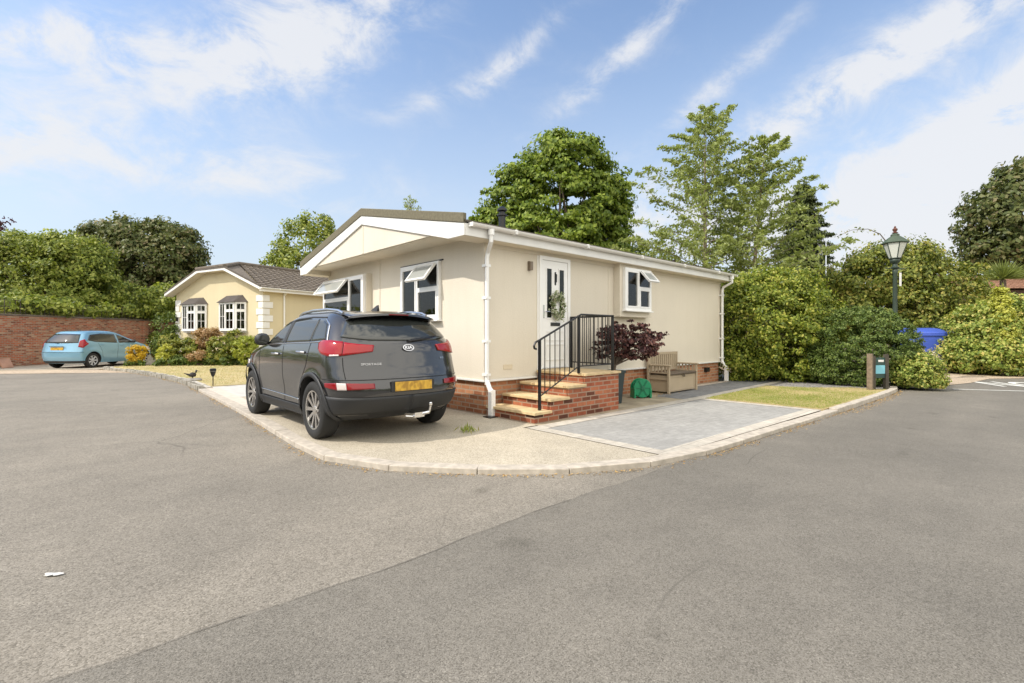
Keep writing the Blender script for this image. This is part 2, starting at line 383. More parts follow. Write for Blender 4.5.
def crown_points(lobes, nclump, nleaf, crad, inner=.15, flat=.7, zmin=.03, shell=(.78,1.04)):
    lobes = np.array([[*l] for l in lobes], float)   # cx cy cz r rz
    w = lobes[:,3] * (lobes[:,3] + lobes[:,4]); w /= w.sum()
    idx = rng.choice(len(lobes), nclump, p=w); lb = lobes[idx]
    d = unit(rng.normal(size=(nclump, 3)))
    rad = rng.uniform(*shell, size=(nclump, 1)); ins = rng.random((nclump, 1)) < inner; rad = np.where(ins, rng.uniform(.3, .8, (nclump,1)), rad)
    S = np.stack([lb[:,3], lb[:,3], lb[:,4]], 1)
    C = lb[:,:3] + d * S * rad
    keep = C[:,2] > zmin
    # drop clumps buried deep in a neighbouring lobe
    for l in lobes:
        q = (C - l[:3]) / np.array([l[3], l[3], l[4]]); keep &= ~((q**2).sum(1) < .42) | ins[:,0]
    C = C[keep]; d = d[keep]; m = len(C)
    cr = crad * rng.uniform(.6, 1.35, (m, 1, 1))
    e = rng.normal(size=(m, nleaf, 3)); e /= np.linalg.norm(e, axis=2, keepdims=True)
    e = e * rng.random((m, nleaf, 1)) ** .45; e[:,:,2] *= flat
    P = C[:,None,:] + e * cr
    out = e * .8 + d[:,None,:] * .7 + np.array([0,0,.35]) + rng.normal(size=e.shape) * .45
    P = P.reshape(-1, 3); out = unit(out.reshape(-1, 3)); k = P[:,2] > .01
    return P[k], out[k], C
def crown(name, lobes, nclump, nleaf, crad, size, mat, parent, ratio=.6, **k):
    P, out, C = crown_points(lobes, nclump, nleaf, crad, **k)
    D = np.cross(out, rng.normal(size=P.shape)) + np.array([0,0,-.25])
    leaf_obj(name, P, D, out, size * rng.uniform(.6, 1.3, len(P)), ratio, mat, parent)
    return C
def px_lobes(lst, depth, root=(0,0)):
    out = []
    for l in lst:
        px, py, rx, ry = l[:4]; d = depth + (l[4] if len(l) > 4 else 0)
        p = at(px, d, py); out.append((p.x-root[0], p.y-root[1], p.z, rx*d/F, ry*d/F))
    return out
def woody(name, base, targets, r0, mat, parent, split=.35):
    mb = MB(); base = Vector(base); tg = [Vector(t) for t in targets]
    top = sum(tg, Vector()) / len(tg); h = top.z
    fork = base.lerp(top, split); fork.x = base.x + (fork.x-base.x)*.5; fork.y = base.y + (fork.y-base.y)*.5
    mb.tube([base, base.lerp(fork, .1) , base.lerp(fork, .5) + Vector((r0*.4,0,0)), fork], [r0*1.35, r0*1.05, r0*.9, r0*.8], 10)
    for t in tg:
        m1 = fork.lerp(t, .45) + Vector((random.uniform(-1,1), random.uniform(-1,1), random.uniform(0,1))) * (t-fork).length * .08
        mb.tube([fork - Vector((0,0,r0*.4)), m1, t], [r0*.55, r0*.3, r0*.08], 6)
    return mb.build(name, mat, parent, smooth=True)
def tree(name, label, lst, depth, mat, nclump, nleaf, crad, size, base_px=None, r0=.2, bark=None, group=None, cat='tree', ntwig=14, **k):
    bx = base_px if base_px is not None else lst[0][0]
    x, y = at(bx, depth); root = empty(name, (x, y, 0), 0, label, cat, group)
    lobes = px_lobes(lst, depth, (x, y))
    C = crown('crown', lobes, nclump, nleaf, crad, size, mat, root, **k)
    tg = [l[:3] for l in lobes] + [tuple(C[i]*.96) for i in rng.choice(len(C), min(ntwig, len(C)), replace=False)]
    woody('trunk', (0,0,-.05), tg, r0, bark or TRUNK, root)
    return root
def shrub(name, label, lst, depth, mat, nclump, nleaf, crad, size, cat='shrub', group=None, **k):
    x, y = at(lst[0][0], depth); root = empty(name, (x, y, 0), 0, label, cat, group)
    lobes = px_lobes(lst, depth, (x, y))
    C = crown('foliage', lobes, nclump, nleaf, crad, size, mat, root, **k)
    mb = MB()
    for i in range(5):
        t = Vector(lobes[i % len(lobes)][:3]); a = random.uniform(0, 6.28)
        b = Vector((t.x*.8+.08*math.cos(a), t.y*.8+.08*math.sin(a), 0)); mb.tube([b, b.lerp(t, .5)+Vector((.03,.02,0)), t], [.025,.018,.008], 5)
    mb.build('stem', TRUNK, root)
    return root
def branchy(name, label, px, depth, H, mat, nb, maxlen, h0, rise, size, per, spread=.16, trunk_r=.14, bark=None, power=.8, droop=.5, lean=(0,0), ratio=.42, cat='tree', group=None, steps=9):
    x, y = at(px, depth); root = empty(name, (x, y, 0), 0, label, cat, group)
    mb = MB(); mb.tube([(lean[0]*t, lean[1]*t, H*t) for t in (0,.25,.5,.75,1)], [trunk_r*1.2, trunk_r, trunk_r*.7, trunk_r*.4, .012], 8)
    Ps = []; Ds = []
    for i in range(nb):
        t = (i + random.random()) / nb; h = h0 + (H - h0) * t ** .9
        ln = maxlen * (1 - t) ** power * random.uniform(.42, 1.1) + .22
        a = i * 2.39996 + random.uniform(-.5,.5); el = rise + random.uniform(-.18,.22)
        p0 = Vector((lean[0]*h/H, lean[1]*h/H, h)); dirv = Vector((math.cos(a)*math.cos(el), math.sin(a)*math.cos(el), math.sin(el)))
        pts = []
        for s in range(steps + 1):
            q = s / steps; pts.append(p0 + dirv * ln * q + Vector((0,0, ln * (-droop*.25) * q*q)) + Vector((random.uniform(-1,1), random.uniform(-1,1), random.uniform(-1,1))) * .03 * ln * q)
        mb.tube([pts[0], pts[steps//2], pts[-1]], [max(.012, trunk_r*.3*(1-t)), .012, .005], 4, cap=False)
        for s in range(1, steps + 1):
            q = s / steps
            if q < .15: continue
            wid = spread * ln * (1.15 - q) + .06
            n = max(2, int(per * (.45 + q * .75) * min(1.25, .22 + ln / (maxlen * .55))))
            c = np.array(pts[s]); e = rng.normal(size=(n, 3)) * wid * np.array([1,1,.4])
            Ps.append(c + e); Ds.append(np.array(dirv)*.5 + rng.normal(size=(n,3))*.5 + np.array([0,0,-droop]))
    mb.build('trunk', bark or TRUNK, root, smooth=True)
    P = np.concatenate(Ps); D = np.concatenate(Ds)
    Nn = unit(rng.normal(size=P.shape)*.8 + np.array([0,0,1.0]))
    leaf_obj('crown', P, D, Nn, size * rng.uniform(.6,1.3,len(P)), ratio, mat, root)
    return root

# ------------------------------------------------------------------ ground, road, plots
def sheet(name, poly, z, mat, kind='structure', th=None):
    mb = MB()
    if th: mb.prism(poly, z - th, z)
    else: mb.add([(x, y, z) for x, y in poly], [tuple(range(len(poly)))])
    return tag(mb.build(name, mat), kind=kind)
sheet('ground', [(-250,-250),(250,-250),(250,250),(-250,250)], -.10, SOIL)
road_poly = [w2l(-32,17.9), w2l(-30,-20), w2l(30,-20), w2l(40,6), w2l(24,13.6), (16.9,-4.6), (14.6,-3.3), (12.0,-3.0), (11.2,-1), (2,4), (0,18.5), w2l(-16,19.2), w2l(-24,18.9)]
sheet('road', road_poly, -.05, OLDTAR)
# newer tarmac laid along the lane: its ragged edge runs parallel to the long wall
edge = []
x = -11.0
while x < 1.6:
    edge.append((x, -3.53 + random.uniform(-.02,.02) + .02*math.sin(x*2.1))); x += .22
edge += [(1.9,-3.66),(6,-3.87),(9.9,-3.95),(10.8,-3.6),(11.5,-3.2),(16.6,-4.5),(17.5,-5.6),(22,-14),(8,-26),(-20,-26),(-20,-3.6)]
sheet('resurfaced_lane', edge[::-1], -.046, NEWTAR)
seam = MB()
for i in range(0, 57):
    a, b = edge[i], edge[i+1]; w = random.uniform(.001,.004)
    seam.add([(a[0],a[1]-w,-.0425),(b[0],b[1]-w,-.0425),(b[0],b[1]+w,-.0425),(a[0],a[1]+w,-.0425)], [(0,1,2,3)])
tag(seam.build('tarmac_seam', plain('seam_tar', (.12,.11,.095), .9, .3)), kind='structure')

KL = [(10.95,-2.3),(10.8,-3.0),(10.5,-3.55),(9.87,-3.88),(8,-3.87),(6.13,-3.83),(3.93,-3.76),(1.9,-3.67),(.74,-3.63),(.03,-3.58),(-.6,-3.46),(-1.3,-3.14),(-1.85,-2.69),(-2.3,-2.2),(-2.74,-1.64),(-2.98,-1.05),(-3.0,-.27),(-2.85,1.81),(-2.72,4.54),(-2.62,7.37),(-2.55,9.6),(-2.62,11.1),(-2.85,13.6),(-3.2,16.0),(-3.9,18.3),(-3.7,19.2)]
def resample(P, step):
    P = [Vector((*p, 0)) for p in P]; out = [P[0]]; need = step
    for a, b in zip(P, P[1:]):
        d = (b-a).length; t = need
        while t <= d: out.append(a.lerp(b, t/d)); t += step
        need = t - d
    return out + [P[-1]]
def chaikin(P, n=2):
    for _ in range(n):
        Q = [P[0]]
        for a, b in zip(P, P[1:]): Q += [(a[0]*.75+b[0]*.25, a[1]*.75+b[1]*.25), (a[0]*.25+b[0]*.75, a[1]*.25+b[1]*.75)]
        P = Q + [P[-1]]
    return P
KC = chaikin(KL)
def off_(P, w):
    out = []
    for i, p in enumerate(P):
        a = Vector(P[max(i-1,0)]); b = Vector(P[min(i+1,len(P)-1)]); d = (b-a).normalized(); out.append((p[0] + d.y*w, p[1] - d.x*w))
    return out
sheet('plot_bed', off_([p for p in KC], .06) + [(-1,24),(14,26),(24,8),(18,0),(12,-1)], -.012, SOIL, th=.12)
def kerb_run(name, pts, mat, step, width, z0, z1, jit=.004, gap=.008):
    mb = MB(); P = resample(pts, step)
    for i, (a, b) in enumerate(zip(P, P[1:])):
        if (b-a).length < .05: continue
        d = (b-a).normalized(); nrm = Vector((-d.y, d.x, 0)) * -1     # towards the plot
        a2, b2 = a + d*gap, b - d*gap; z = z1 + random.uniform(-jit, jit); k = random.uniform(-jit, jit)
        q = [a2 - nrm*k, b2 - nrm*k, b2 + nrm*width, a2 + nrm*width]
        mb.add([(p.x,p.y,z0) for p in q] + [(p.x,p.y,z+random.uniform(-jit,jit)*.3) for p in q],
               [(0,1,2,3),(7,6,5,4),(0,4,5,1),(1,5,6,2),(2,6,7,3),(3,7,4,0)])
    return tag(mb.build(name, mat, bevel=.008), kind='structure')
# direction check: the run goes from the bush round to the far drive, the plot lies on its right-hand side
iL = min(range(len(KC)), key=lambda i: (KC[i][0]+2.62)**2 + (KC[i][1]-7.9)**2)
iR = min(range(len(KC)), key=lambda i: (KC[i][0]-4.6)**2 + (KC[i][1]+3.78)**2)
kerb_run('kerb', KC[:iR+1], KERB, .45, .14, -.10, .035)
kerb_run('driveway_kerb', KC[iR:iL+1], KERB, .90, .17, -.10, .006, jit=.003, gap=.005)
kerb_run('sett_edging', KC[iL:], SETT, .13, .13, -.10, .055, jit=.016, gap=.008)
kerb_run('paver_edging', [(p[0]+.15, p[1]) for p in KC[iL:]], plain('pale_sett', (.46,.43,.38), .9, .25, 8), .20, .14, -.10, .03, jit=.008)
# drive surfaces
inner = [(p.x, p.y) for p in resample(KC[iR:iL+1], .25)]
def off(P, w):
    out = []
    for i, p in enumerate(P):
        a = Vector(P[max(i-1,0)]); b = Vector(P[min(i+1,len(P)-1)]); d = (b-a).normalized()
        out.append((p[0] + d.y*w, p[1] - d.x*w))
    return out
inn = off(inner, .17)
drive = [p for p in inn if p[0] < -.45 and p[1] < 5.3]
sheet('driveway', [(-.28,-1.2),(-.28,-3.30)] + drive + [(-2.45,5.3),(-.004,5.3),(-.004,-1.2)], -.002, AGG)
sheet('side_paving', [(-2.42,5.3),(0,5.3),(6,6.5),(6,8.0),(-2.38,8.0)], 0, plain('pale_slab_paving', (.50,.49,.46), .85, .12, 6))
ap_ = [p for p in inn if 2.4 < p[1] < 8.1]
sheet('apron_paving', ap_ + [(p[0]+.24, p[1]) for p in ap_[::-1]], .004, plain('pink_paver', (.56,.49,.42), .85, .12, 6), th=.03)
# grey block paving with its pale border
sheet('block_paving', [(-.08,-3.24),(4.42,-3.36),(4.42,-1.48),(-.08,-1.48)], 0, PAVER)
bd = MB()
bd.add([(-.28,-1.26,.004),(-.28,-1.48,.004),(4.62,-1.48,.004),(10.6,-1.30,.004),(10.6,-1.10,.004),(4.6,-1.26,.004)], [(0,1,2,3,4,5)])
bd.add([(-.28,-1.48,.004),(-.28,-3.40,.004),(-.08,-3.40,.004),(-.08,-1.48,.004)], [(0,1,2,3)])
bd.add([(-.08,-3.24,.004),(-.08,-3.42,.004),(4.62,-3.58,.004),(4.62,-1.48,.004),(4.42,-1.48,.004),(4.42,-3.36,.004)], [(0,1,2,3,4,5)])
tag(bd.build('paving_border', PAVERB), kind='structure')
sheet('path', [(4.2,-1.26),(10.6,-1.10),(11.6,.8),(8.9,1.4),(8.8,-.28),(5.0,-.28),(4.2,-.62)], 0, bricks('dark_path_paving', [(.17,.175,.18),(.23,.235,.24),(.20,.205,.21)], (.14,.135,.13), .20, .10, .004, plan=True, bmp=.3))
sheet('wall_edging', [(5.4,-.28),(8.8,-.28),(8.8,-.10),(5.4,-.10)], .004, PAVERB)
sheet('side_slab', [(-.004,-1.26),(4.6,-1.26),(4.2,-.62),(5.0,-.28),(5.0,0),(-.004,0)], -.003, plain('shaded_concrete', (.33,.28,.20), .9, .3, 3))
sheet('front_lawn', [(4.64,-1.50),(4.64,-3.60),(9.3,-3.72),(9.2,-3.0),(8.4,-2.3),(8.1,-1.40)], .012, LAWN1, th=.03)
sheet('gravel_bed', [(9.9,-3.72),(10.5,-3.2),(10.8,-2),(10.6,-1.1),(8.1,-1.36),(8.4,-2.3),(9.2,-3.0),(9.3,-3.72)], 0, GRAVEL)
lw2 = [p for p in off([(q.x,q.y) for q in resample(KC[iL:], .4)], .30)]
sheet('side_lawn', lw2[:-1] + [(-3.1,19.4),(-1.5,20.3),(3.2,16.2),(7,12),(6.5,8.0),(-2.3,8.0)], .02, LAWN2, th=.04)
sheet('drive_apron', [w2l(-16.1,18.9), w2l(-21.1,18.3), w2l(-21.1,34), w2l(-16.2,34)], -.03, PALECON)
sheet('concrete_strip', [w2l(-13.2,17.45), w2l(-20,16.4), w2l(-21.1,16.4), w2l(-21.1,18.3), w2l(-16.1,18.9)], -.04, DIRT)
sheet('lane_verge', [w2l(10.9,12.6), w2l(12.8,13.6), w2l(14.6,14.9), w2l(17.5,15.2), w2l(30,14.6), w2l(30,30), w2l(12,30), w2l(11.2,17)], -.035, DIRT)

# road markings on the side lane
def flat_text(body, name, mat, loc, ang, sx, size):
    M = Matrix.Translation(loc) @ Matrix.Rotation(ang, 4, 'Z') @ Matrix.Diagonal((sx, 1, 1, 1))
    o = text_mesh(body, name, mat, None, M, size, .0008, .012, 'LEFT'); return o
a = w2l(1,0); b = w2l(0,0); ang_line = math.atan2(a[1]-b[1], a[0]-b[0])
p1 = gnd(953,389,-.04); p2 = gnd(1060,392,-.04)
d = (p2-p1); n = Vector((-d.y,d.x,0)).normalized()*.05
ln = MB(); ln.add([p1-n,p2-n,p2+n,p1+n], [(0,1,2,3)]); tag(ln.build('road_line', PAINT), kind='structure')
q = gnd(983,383.8,-.04)
o = flat_text('NO', 'road_lettering', PAINT, (q.x, q.y, -.0405), math.atan2(d.y, d.x)+.02, .44, 2.2)
o.location = (.0,.0,0); tag(o, kind='structure')

# ------------------------------------------------------------------ main bungalow
ZB, ZE = .57, 2.90        # cladding foot, eave
WID, LEN = 6.22, 8.66
house = empty('bungalow', (0,0,0), 0, 'cream park-home bungalow with white bargeboards, brick skirt and open white windows', 'bungalow')
MG = lambda s, z, o=0: Matrix.Translation((-o, s, z)) @ Matrix.Rotation(R(-90), 4, 'Z')     # on the gable wall, s measured to the left jamb
ML = lambda t, z, o=0: Matrix.Translation((t, -o, z))
RS = .209                                    # roof rise per metre
def gz(s, base=2.80): return base + RS * (min(s, WID - s) + .28)
m = MB()
m.extr([(0,ZB),(WID,ZB),(WID,2.935),(WID/2,2.935+RS*WID/2),(0,2.935)], 'x', 0, LEN)
m.build('wall', CREAM, house)
MB().box(.03, LEN-.03, .03, WID-.03, -.02, ZB-.035).build('brick_skirt', BRICKH, house)
t = MB(); t.box(-.035, LEN+.035, -.035, WID+.035, ZB-.035, ZB-.002); t.build('base_trim', WHITE, house, bevel=.006)
# cover strips on the panel joints
for b_ in ((-.012,.03,3.50,3.56,ZB,2.884),(-.012,.03,-.012,.05,ZB,2.80),(3.36,3.40,-.010,.01,ZB,2.71),(LEN-.06,LEN+.012,-.012,.04,ZB,2.80),(-.012,.03,WID-.05,WID+.012,ZB,2.80)): t = MB(); t.box(*b_); t.build('cover_strip', CREAM, house)
OV, EV = .60, .28
# roof deck and coverings
ridge = WID/2
def rz(s, add): return 2.98 + RS * (min(s, WID-s) + EV) + add
m = MB()
for sg in (0, 1):
    s0, s1 = (-EV-.03, ridge) if sg == 0 else (WID+EV+.03, ridge)
    rows = 14
    for i in range(rows):
        a0 = s0 + (s1-s0)*i/rows; a1 = s0 + (s1-s0)*(i+1)/rows
        za = rz(max(min(a0, WID+EV), -EV), .03) + .018; zb = rz(a1, .03) + (0 if i < rows-1 else .018)
        m.add([(-OV-.02,a0,za),(LEN+.25,a0,za),(LEN+.25,a1,zb),(-OV-.02,a1,zb),(-OV-.02,a0,za-.03),(LEN+.25,a0,za-.03)],
              [(0,1,2,3) if sg == 0 else (3,2,1,0), (4,5,1,0)])
m.build('roof', ROOFT, house)
v = MB(); pts = [-EV, ridge, WID+EV]                     # mineral felt verge along the gable edge
prof = [(s, rz(s, 0)+.0) for s in pts]; top = [(s, rz(s, .155)) for s in pts][::-1]
v.extr(prof + top, 'x', -OV-.035, -OV+.03); v.build('verge', VERGE, house, bevel=.012)
bb = MB()
bot = [(-EV,2.80),(.12,2.80),(ridge,3.52),(WID-.12,2.80),(WID+EV,2.80)]
bb.extr(bot + [(s, rz(s, -.002)) for s in pts][::-1], 'x', -OV-.02, -OV+.012); bb.build('bargeboard', WHITE, house, bevel=.004)
# gable infill panel between the bargeboards and the flat soffit behind it
gp = MB(); gp.extr([(.66,2.93),(WID-.66,2.93),(ridge,3.515)], 'x', -OV+.014, -OV+.05)
gp.box(-OV+.006,-OV+.02,ridge-.02,ridge+.02,2.94,3.50); gp.build('gable_panel', CREAM, house)
sf = MB(); sf.box(-OV+.05,-.001,-EV,WID+EV,2.915,2.93); sf.box(-OV+.012,0,-EV,.12,2.80,2.9145); sf.box(-OV+.012,0,WID-.12,WID+EV,2.80,2.9145)
sf.box(0,LEN+.2,-EV+.02,-.001,2.80,2.815); sf.box(0,LEN+.2,WID+.001,WID+EV-.02,2.80,2.815); sf.build('soffit', SOFFIT, house)
fa = MB(); fa.box(-OV+.012,LEN+.2,-EV-.002,-EV+.02,2.80,2.985); fa.box(-OV+.012,LEN+.2,WID+EV-.02,WID+EV+.002,2.80,2.985)
fa.box(LEN+.2,LEN+.22,-EV,WID+EV,2.80,2.985); fa.build('fascia', WHITE, house, bevel=.004)
fb = MB(); fb.box(0,LEN,-.022,-.001,2.735,2.80); fb.build('frieze_strip', CREAM, house)
def gutter(par, x0, x1, y, z, name='gutter'):
    g = MB(); pr = [(y+.056*math.cos(t), z-.052*math.sin(t)) for t in [math.pi*i/8 for i in range(9)]]
    pr += [(y-.050, z+.006),(y-.064,z+.006)] ; inner_ = [(y+.045*math.cos(t), z-.042*math.sin(t)) for t in [math.pi*(8-i)/8 for i in range(9)]]
    g.extr([(y+.062,z+.004)] + pr[:9] + inner_, 'x', x0, x1); g.box(x0-.004,x0,y-.058,y+.058,z-.054,z+.006); g.box(x1,x1+.004,y-.058,y+.058,z-.054,z+.006)
    xx = x0 + .9
    while xx < x1: g.box(xx-.02,xx+.02,y-.062,y+.06,z-.058,z+.012); xx += 1.85
    return g.build(name, WHITE, par, smooth=30)
gutter(house, -OV+.06, LEN+.24, -EV-.065, 2.985)
def downpipe(par, x, shoe_out, dx):
    p = MB(); r = .036
    p.tube([(x+dx,-EV-.065,2.95),(x+dx,-EV-.065,2.76),(x,-.10,2.64),(x,-.075,2.55),(x,-.075,2.45)], r, 12); p.tube([(x,-.075,2.5),(x,-.075,.62),(x,-.075,.50)], r, 12)
    p.lathe([(.001,0),(.052,0),(.052,.09),(.001,.09)], (x+dx,-EV-.065,2.85), 14)
    p.tube([(x,-.075,.56),(x,-.14,.44),(x,-.19,.40)], r*1.1, 12); p.box(x-.042,x+.042,-.235,-.15,.015,.42)
    for z in (2.42,1.9,1.2,.66): p.box(x-.048,x+.048,-.115,-.004,z-.02,z+.02)
    return p.build('downpipe', WHITEGLOSS, par, smooth=35)
downpipe(house, .0, 1, -.14); downpipe(house, LEN-.02, 1, 0)
dr = MB(); dr.box(-.14,.02,-.32,-.14,0,.012); dr.build('drain_grate', BLACKM, house)

def clearglass():
    m = bpy.data.materials.new('window_glass'); m.use_nodes = True; N = m.node_tree.nodes; L = m.node_tree.links
    g = N.new('ShaderNodeBsdfGlossy'); g.inputs['Roughness'].default_value = .02; t = N.new('ShaderNodeBsdfTransparent'); t.inputs[0].default_value = (.78,.80,.78,1)
    f = N.new('ShaderNodeFresnel'); f.inputs[0].default_value = 1.6; x = N.new('ShaderNodeMixShader'); L.new(f.outputs[0], x.inputs[0]); L.new(t.outputs[0], x.inputs[1]); L.new(g.outputs[0], x.inputs[2])
    L.new(x.outputs[0], N['Material Output'].inputs[0]); return m
WGLASS = clearglass()
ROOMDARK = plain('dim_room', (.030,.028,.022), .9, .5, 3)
CURTAIN = plain('curtain_cloth', (.42,.40,.36), .9, .1, 9)
def window(par, M, w, h, cols, frame=.06, depth=.07, bars=False, name='window', glass=None, lean=30, curtains=()):
    """cols: (x0, x1, kind) kind 'full' | 'top_open' | 'top' ; in metres from the left jamb, z from the foot"""
    fr = MB(M); g = glass or DARKGLASS
    fr.box(0,w,-depth,.0,0,frame); fr.box(0,w,-depth,.0,h-frame,h); fr.box(0,frame,-depth,0,frame,h-frame); fr.box(w-frame,w,-depth,0,frame,h-frame)
    fr.box(-.02,w+.02,-depth-.04,.0,-.03,-.001)
    for i, (x0,x1,k) in enumerate(cols):
        if i: fr.box(x0-frame*.45,x0+frame*.45,-depth+.002,0,frame,h-frame)
        zt = h*(.55 if k == 'top_open' else .70)
        if k in ('top_open','top'): fr.box(x0+.02,x1-.02,-depth+.004,0,zt-.03,zt+.03)
    win = fr.build(name, WHITEGLOSS, par, bevel=.005); g = glass or WGLASS
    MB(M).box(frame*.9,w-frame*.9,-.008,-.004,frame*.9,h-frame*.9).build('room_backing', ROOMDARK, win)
    for (c0,c1,d0,d1) in curtains:
        cu = MB(M); n = max(10, int((c1-c0)*90)); cu.grid([[(c0+(c1-c0)*i/n, -.020-.010*math.sin(i*1.1)-.003*math.sin(i*2.7), zz) for i in range(n+1)] for zz in (d0,d1)]); cu.build('curtain', CURTAIN, win, smooth=60)
    for (x0,x1,k) in cols:
        zt = h*(.55 if k == 'top_open' else .70); a, b = max(x0,frame), min(x1,w-frame)
        if x0 > 0: a += frame*.45
        if x1 < w-.001: b -= frame*.45
        def sash(za, zb):
            s = MB(M); t = .032
            s.box(a,b,-depth-.008,-.02,za,za+t); s.box(a,b,-depth-.008,-.02,zb-t,zb); s.box(a,a+t,-depth-.008,-.02,za+t,zb-t); s.box(b-t,b,-depth-.008,-.02,za+t,zb-t)
            if bars:
                s.box((a+b)/2-.009,(a+b)/2+.009,-depth-.004,-.03,za+t,zb-t)
                n = 2 if zb-za > .5 else 0
                for i in range(1, n): s.box(a+t,b-t,-depth-.004,-.03,za+(zb-za)*i/n-.009,za+(zb-za)*i/n+.009)
            s.build('casement', WHITEGLOSS, win, bevel=.004)
            MB(M).box(a+t*.5,b-t*.5,-.050,-.044,za+t*.5,zb-t*.5).build('pane', g, win)
        if k == 'full': sash(frame, h-frame)
        else:
            sash(frame, zt-.03)
            if k == 'top': sash(zt+.03, h-frame)
            else:
                hh = h-frame-(zt+.03); MB(M).box(a,b,-.050,-.044,zt+.03,h-frame).build('pane', g, win)
                Ms = M @ Matrix.Translation((0,-depth-.005,h-frame)) @ Matrix.Rotation(R(-lean),4,'X')
                s = MB(Ms); t = .045
                s.box(a,b,-.045,0,-hh,-hh+t); s.box(a,b,-.045,0,-t,0); s.box(a,a+t,-.045,0,-hh+t,-t); s.box(b-t,b,-.045,0,-hh+t,-t)
                s.cur = 1; s.box(a+t*.6,b-t*.6,-.028,-.018,-hh+t*.6,-t*.6)
                s.build('opening_light', [WHITEGLOSS, principled('sash_glass', (.35,.37,.36), .06, spec=.8) if 'sash_glass' not in MATS else MATS['sash_glass']], win, bevel=.004)
    return win
# right-hand gable window and the boxed left-hand one
window(house, MG(2.54, 1.58), 1.34, 1.06, [(0,.60,'full'),(.60,1.34,'top_open')], lean=38, curtains=((.07,.17,.07,.98),(1.12,1.27,.07,.98),(.70,.84,.07,.30)))
hd = MB(); hd.box(-.03,0,1.14,2.60,2.645,2.665); hd.build('window_head', BLACKM, house)
bx = MB(); bx.box(-.13,-.001,3.88,6.18,1.50,2.66); bx.build('window_box', CREAM, house)
window(house, MG(6.12, 1.58, .13), 2.21, 1.05, [(0,1.48,'top_open'),(1.48,2.21,'full')], lean=38, curtains=((.07,.22,.07,.98),(2.0,2.14,.07,.98)))
bx = MB(); bx.box(3.56,4.78,-.16,-.001,1.72,2.80); bx.build('window_box', CREAM, house, bevel=.004)
bt = MB(); bt.box(3.54,4.80,-.175,-.001,1.69,1.72); bt.build('window_box_sill', CREAM, house)
window(house, ML(3.66, 1.83, .16), 1.02, .90, [(0,.52,'full'),(.52,1.02,'top_open')], lean=42, curtains=((.10,.46,.07,.30),(.86,.95,.07,.83)))
# door
DX, DZ, DW, DH = 1.26, .675, .84, 2.06
df = MB(); df.box(DX,DX+.07,-.05,-.001,DZ,DZ+DH); df.box(DX+DW-.07,DX+DW,-.05,-.001,DZ,DZ+DH); df.box(DX+.07,DX+DW-.07,-.05,-.001,DZ+DH-.07,DZ+DH)
df.box(DX-.03,DX+DW+.03,-.016,-.002,DZ,DZ+DH+.03); df.build('door_frame', WHITEGLOSS, house, bevel=.004)
dl = MB(); a, b, z0, z1 = DX+.075, DX+DW-.075, DZ+.03, DZ+DH-.075
dl.box(a,b,-.036,-.017,z0,z1)
def ring(mb, x0,x1,z0_,z1_,t,y0,y1):
    mb.box(x0,x1,y0,y1,z0_,z0_+t); mb.box(x0,x1,y0,y1,z1_-t,z1_); mb.box(x0,x0+t,y0,y1,z0_+t,z1_-t); mb.box(x1-t,x1,y0,y1,z0_+t,z1_-t)
ring(dl,a+.09,a+.26,DZ+.92,DZ+1.86,.022,-.050,-.0355); ring(dl,b-.26,b-.09,DZ+.92,DZ+1.86,.022,-.050,-.0355)
ring(dl,a+.09,b-.09,DZ+.16,DZ+.46,.022,-.048,-.0355); ring(dl,a+.09,b-.09,DZ+.52,DZ+.70,.02,-.046,-.0355)
door = dl.build('door', WHITEGLOSS, house, bevel=.004)
for x0 in (a+.112, b-.238): MB().box(x0,x0+.126,-.042,-.0358,DZ+.942,DZ+1.838).build('pane', DARKGLASS, door)
lb = MB(); lb.box((a+b)/2-.13,(a+b)/2+.13,-.046,-.036,DZ+.79,DZ+.855); lb.build('letterbox', principled('letterbox_metal',(.10,.10,.10),.3,.8), door, bevel=.004)
hn = MB(); hn.box(a+.02,a+.045,-.046,-.036,DZ+.93,DZ+1.17); hn.tube([(a+.033,-.05,DZ+1.05),(a+.033,-.085,DZ+1.05),(a+.15,-.085,DZ+1.05)], .009, 8); hn.build('handle', CHROME, door, smooth=30)
kn = MB(); kn.tube([((a+b)/2,-.04,DZ+1.76),((a+b)/2,-.07,DZ+1.74),((a+b)/2,-.065,DZ+1.60)], .011, 8); kn.box((a+b)/2-.018,(a+b)/2+.018,-.044,-.036,DZ+1.55,DZ+1.79); kn.build('knocker', BLACKM, door)
th = MB(); th.box(DX-.02,DX+DW+.02,-.09,0,DZ-.035,DZ+.02); th.build('door_sill', CHROME, house)
# wreath hung on the door
wr = empty('wreath', ((a+b)/2+.03, -.075, DZ+1.16), 0, 'round wreath of green leaves and white flowers hung on the white front door', 'wreath')
n = 700; th_ = rng.random(n)*2*np.pi; rr = .155 + rng.normal(size=n)*.035
P = np.stack([rr*np.cos(th_)*.95, rng.uniform(-.045,.02,n), rr*np.sin(th_)*1.25], 1)
leaf_obj('leaves', P, rng.normal(size=(n,3)), np.array([[0,-1,.2]])+rng.normal(size=(n,3))*.5, rng.uniform(.03,.065,n), .6, L_WREATH, wr)
rg = MB(); rg.tube([(.15*math.cos(t)*.95,0,.15*math.sin(t)*1.25) for t in [2*math.pi*i/16 for i in range(17)]], .02, 6, cap=False); rg.build('ring', TRUNK, wr)
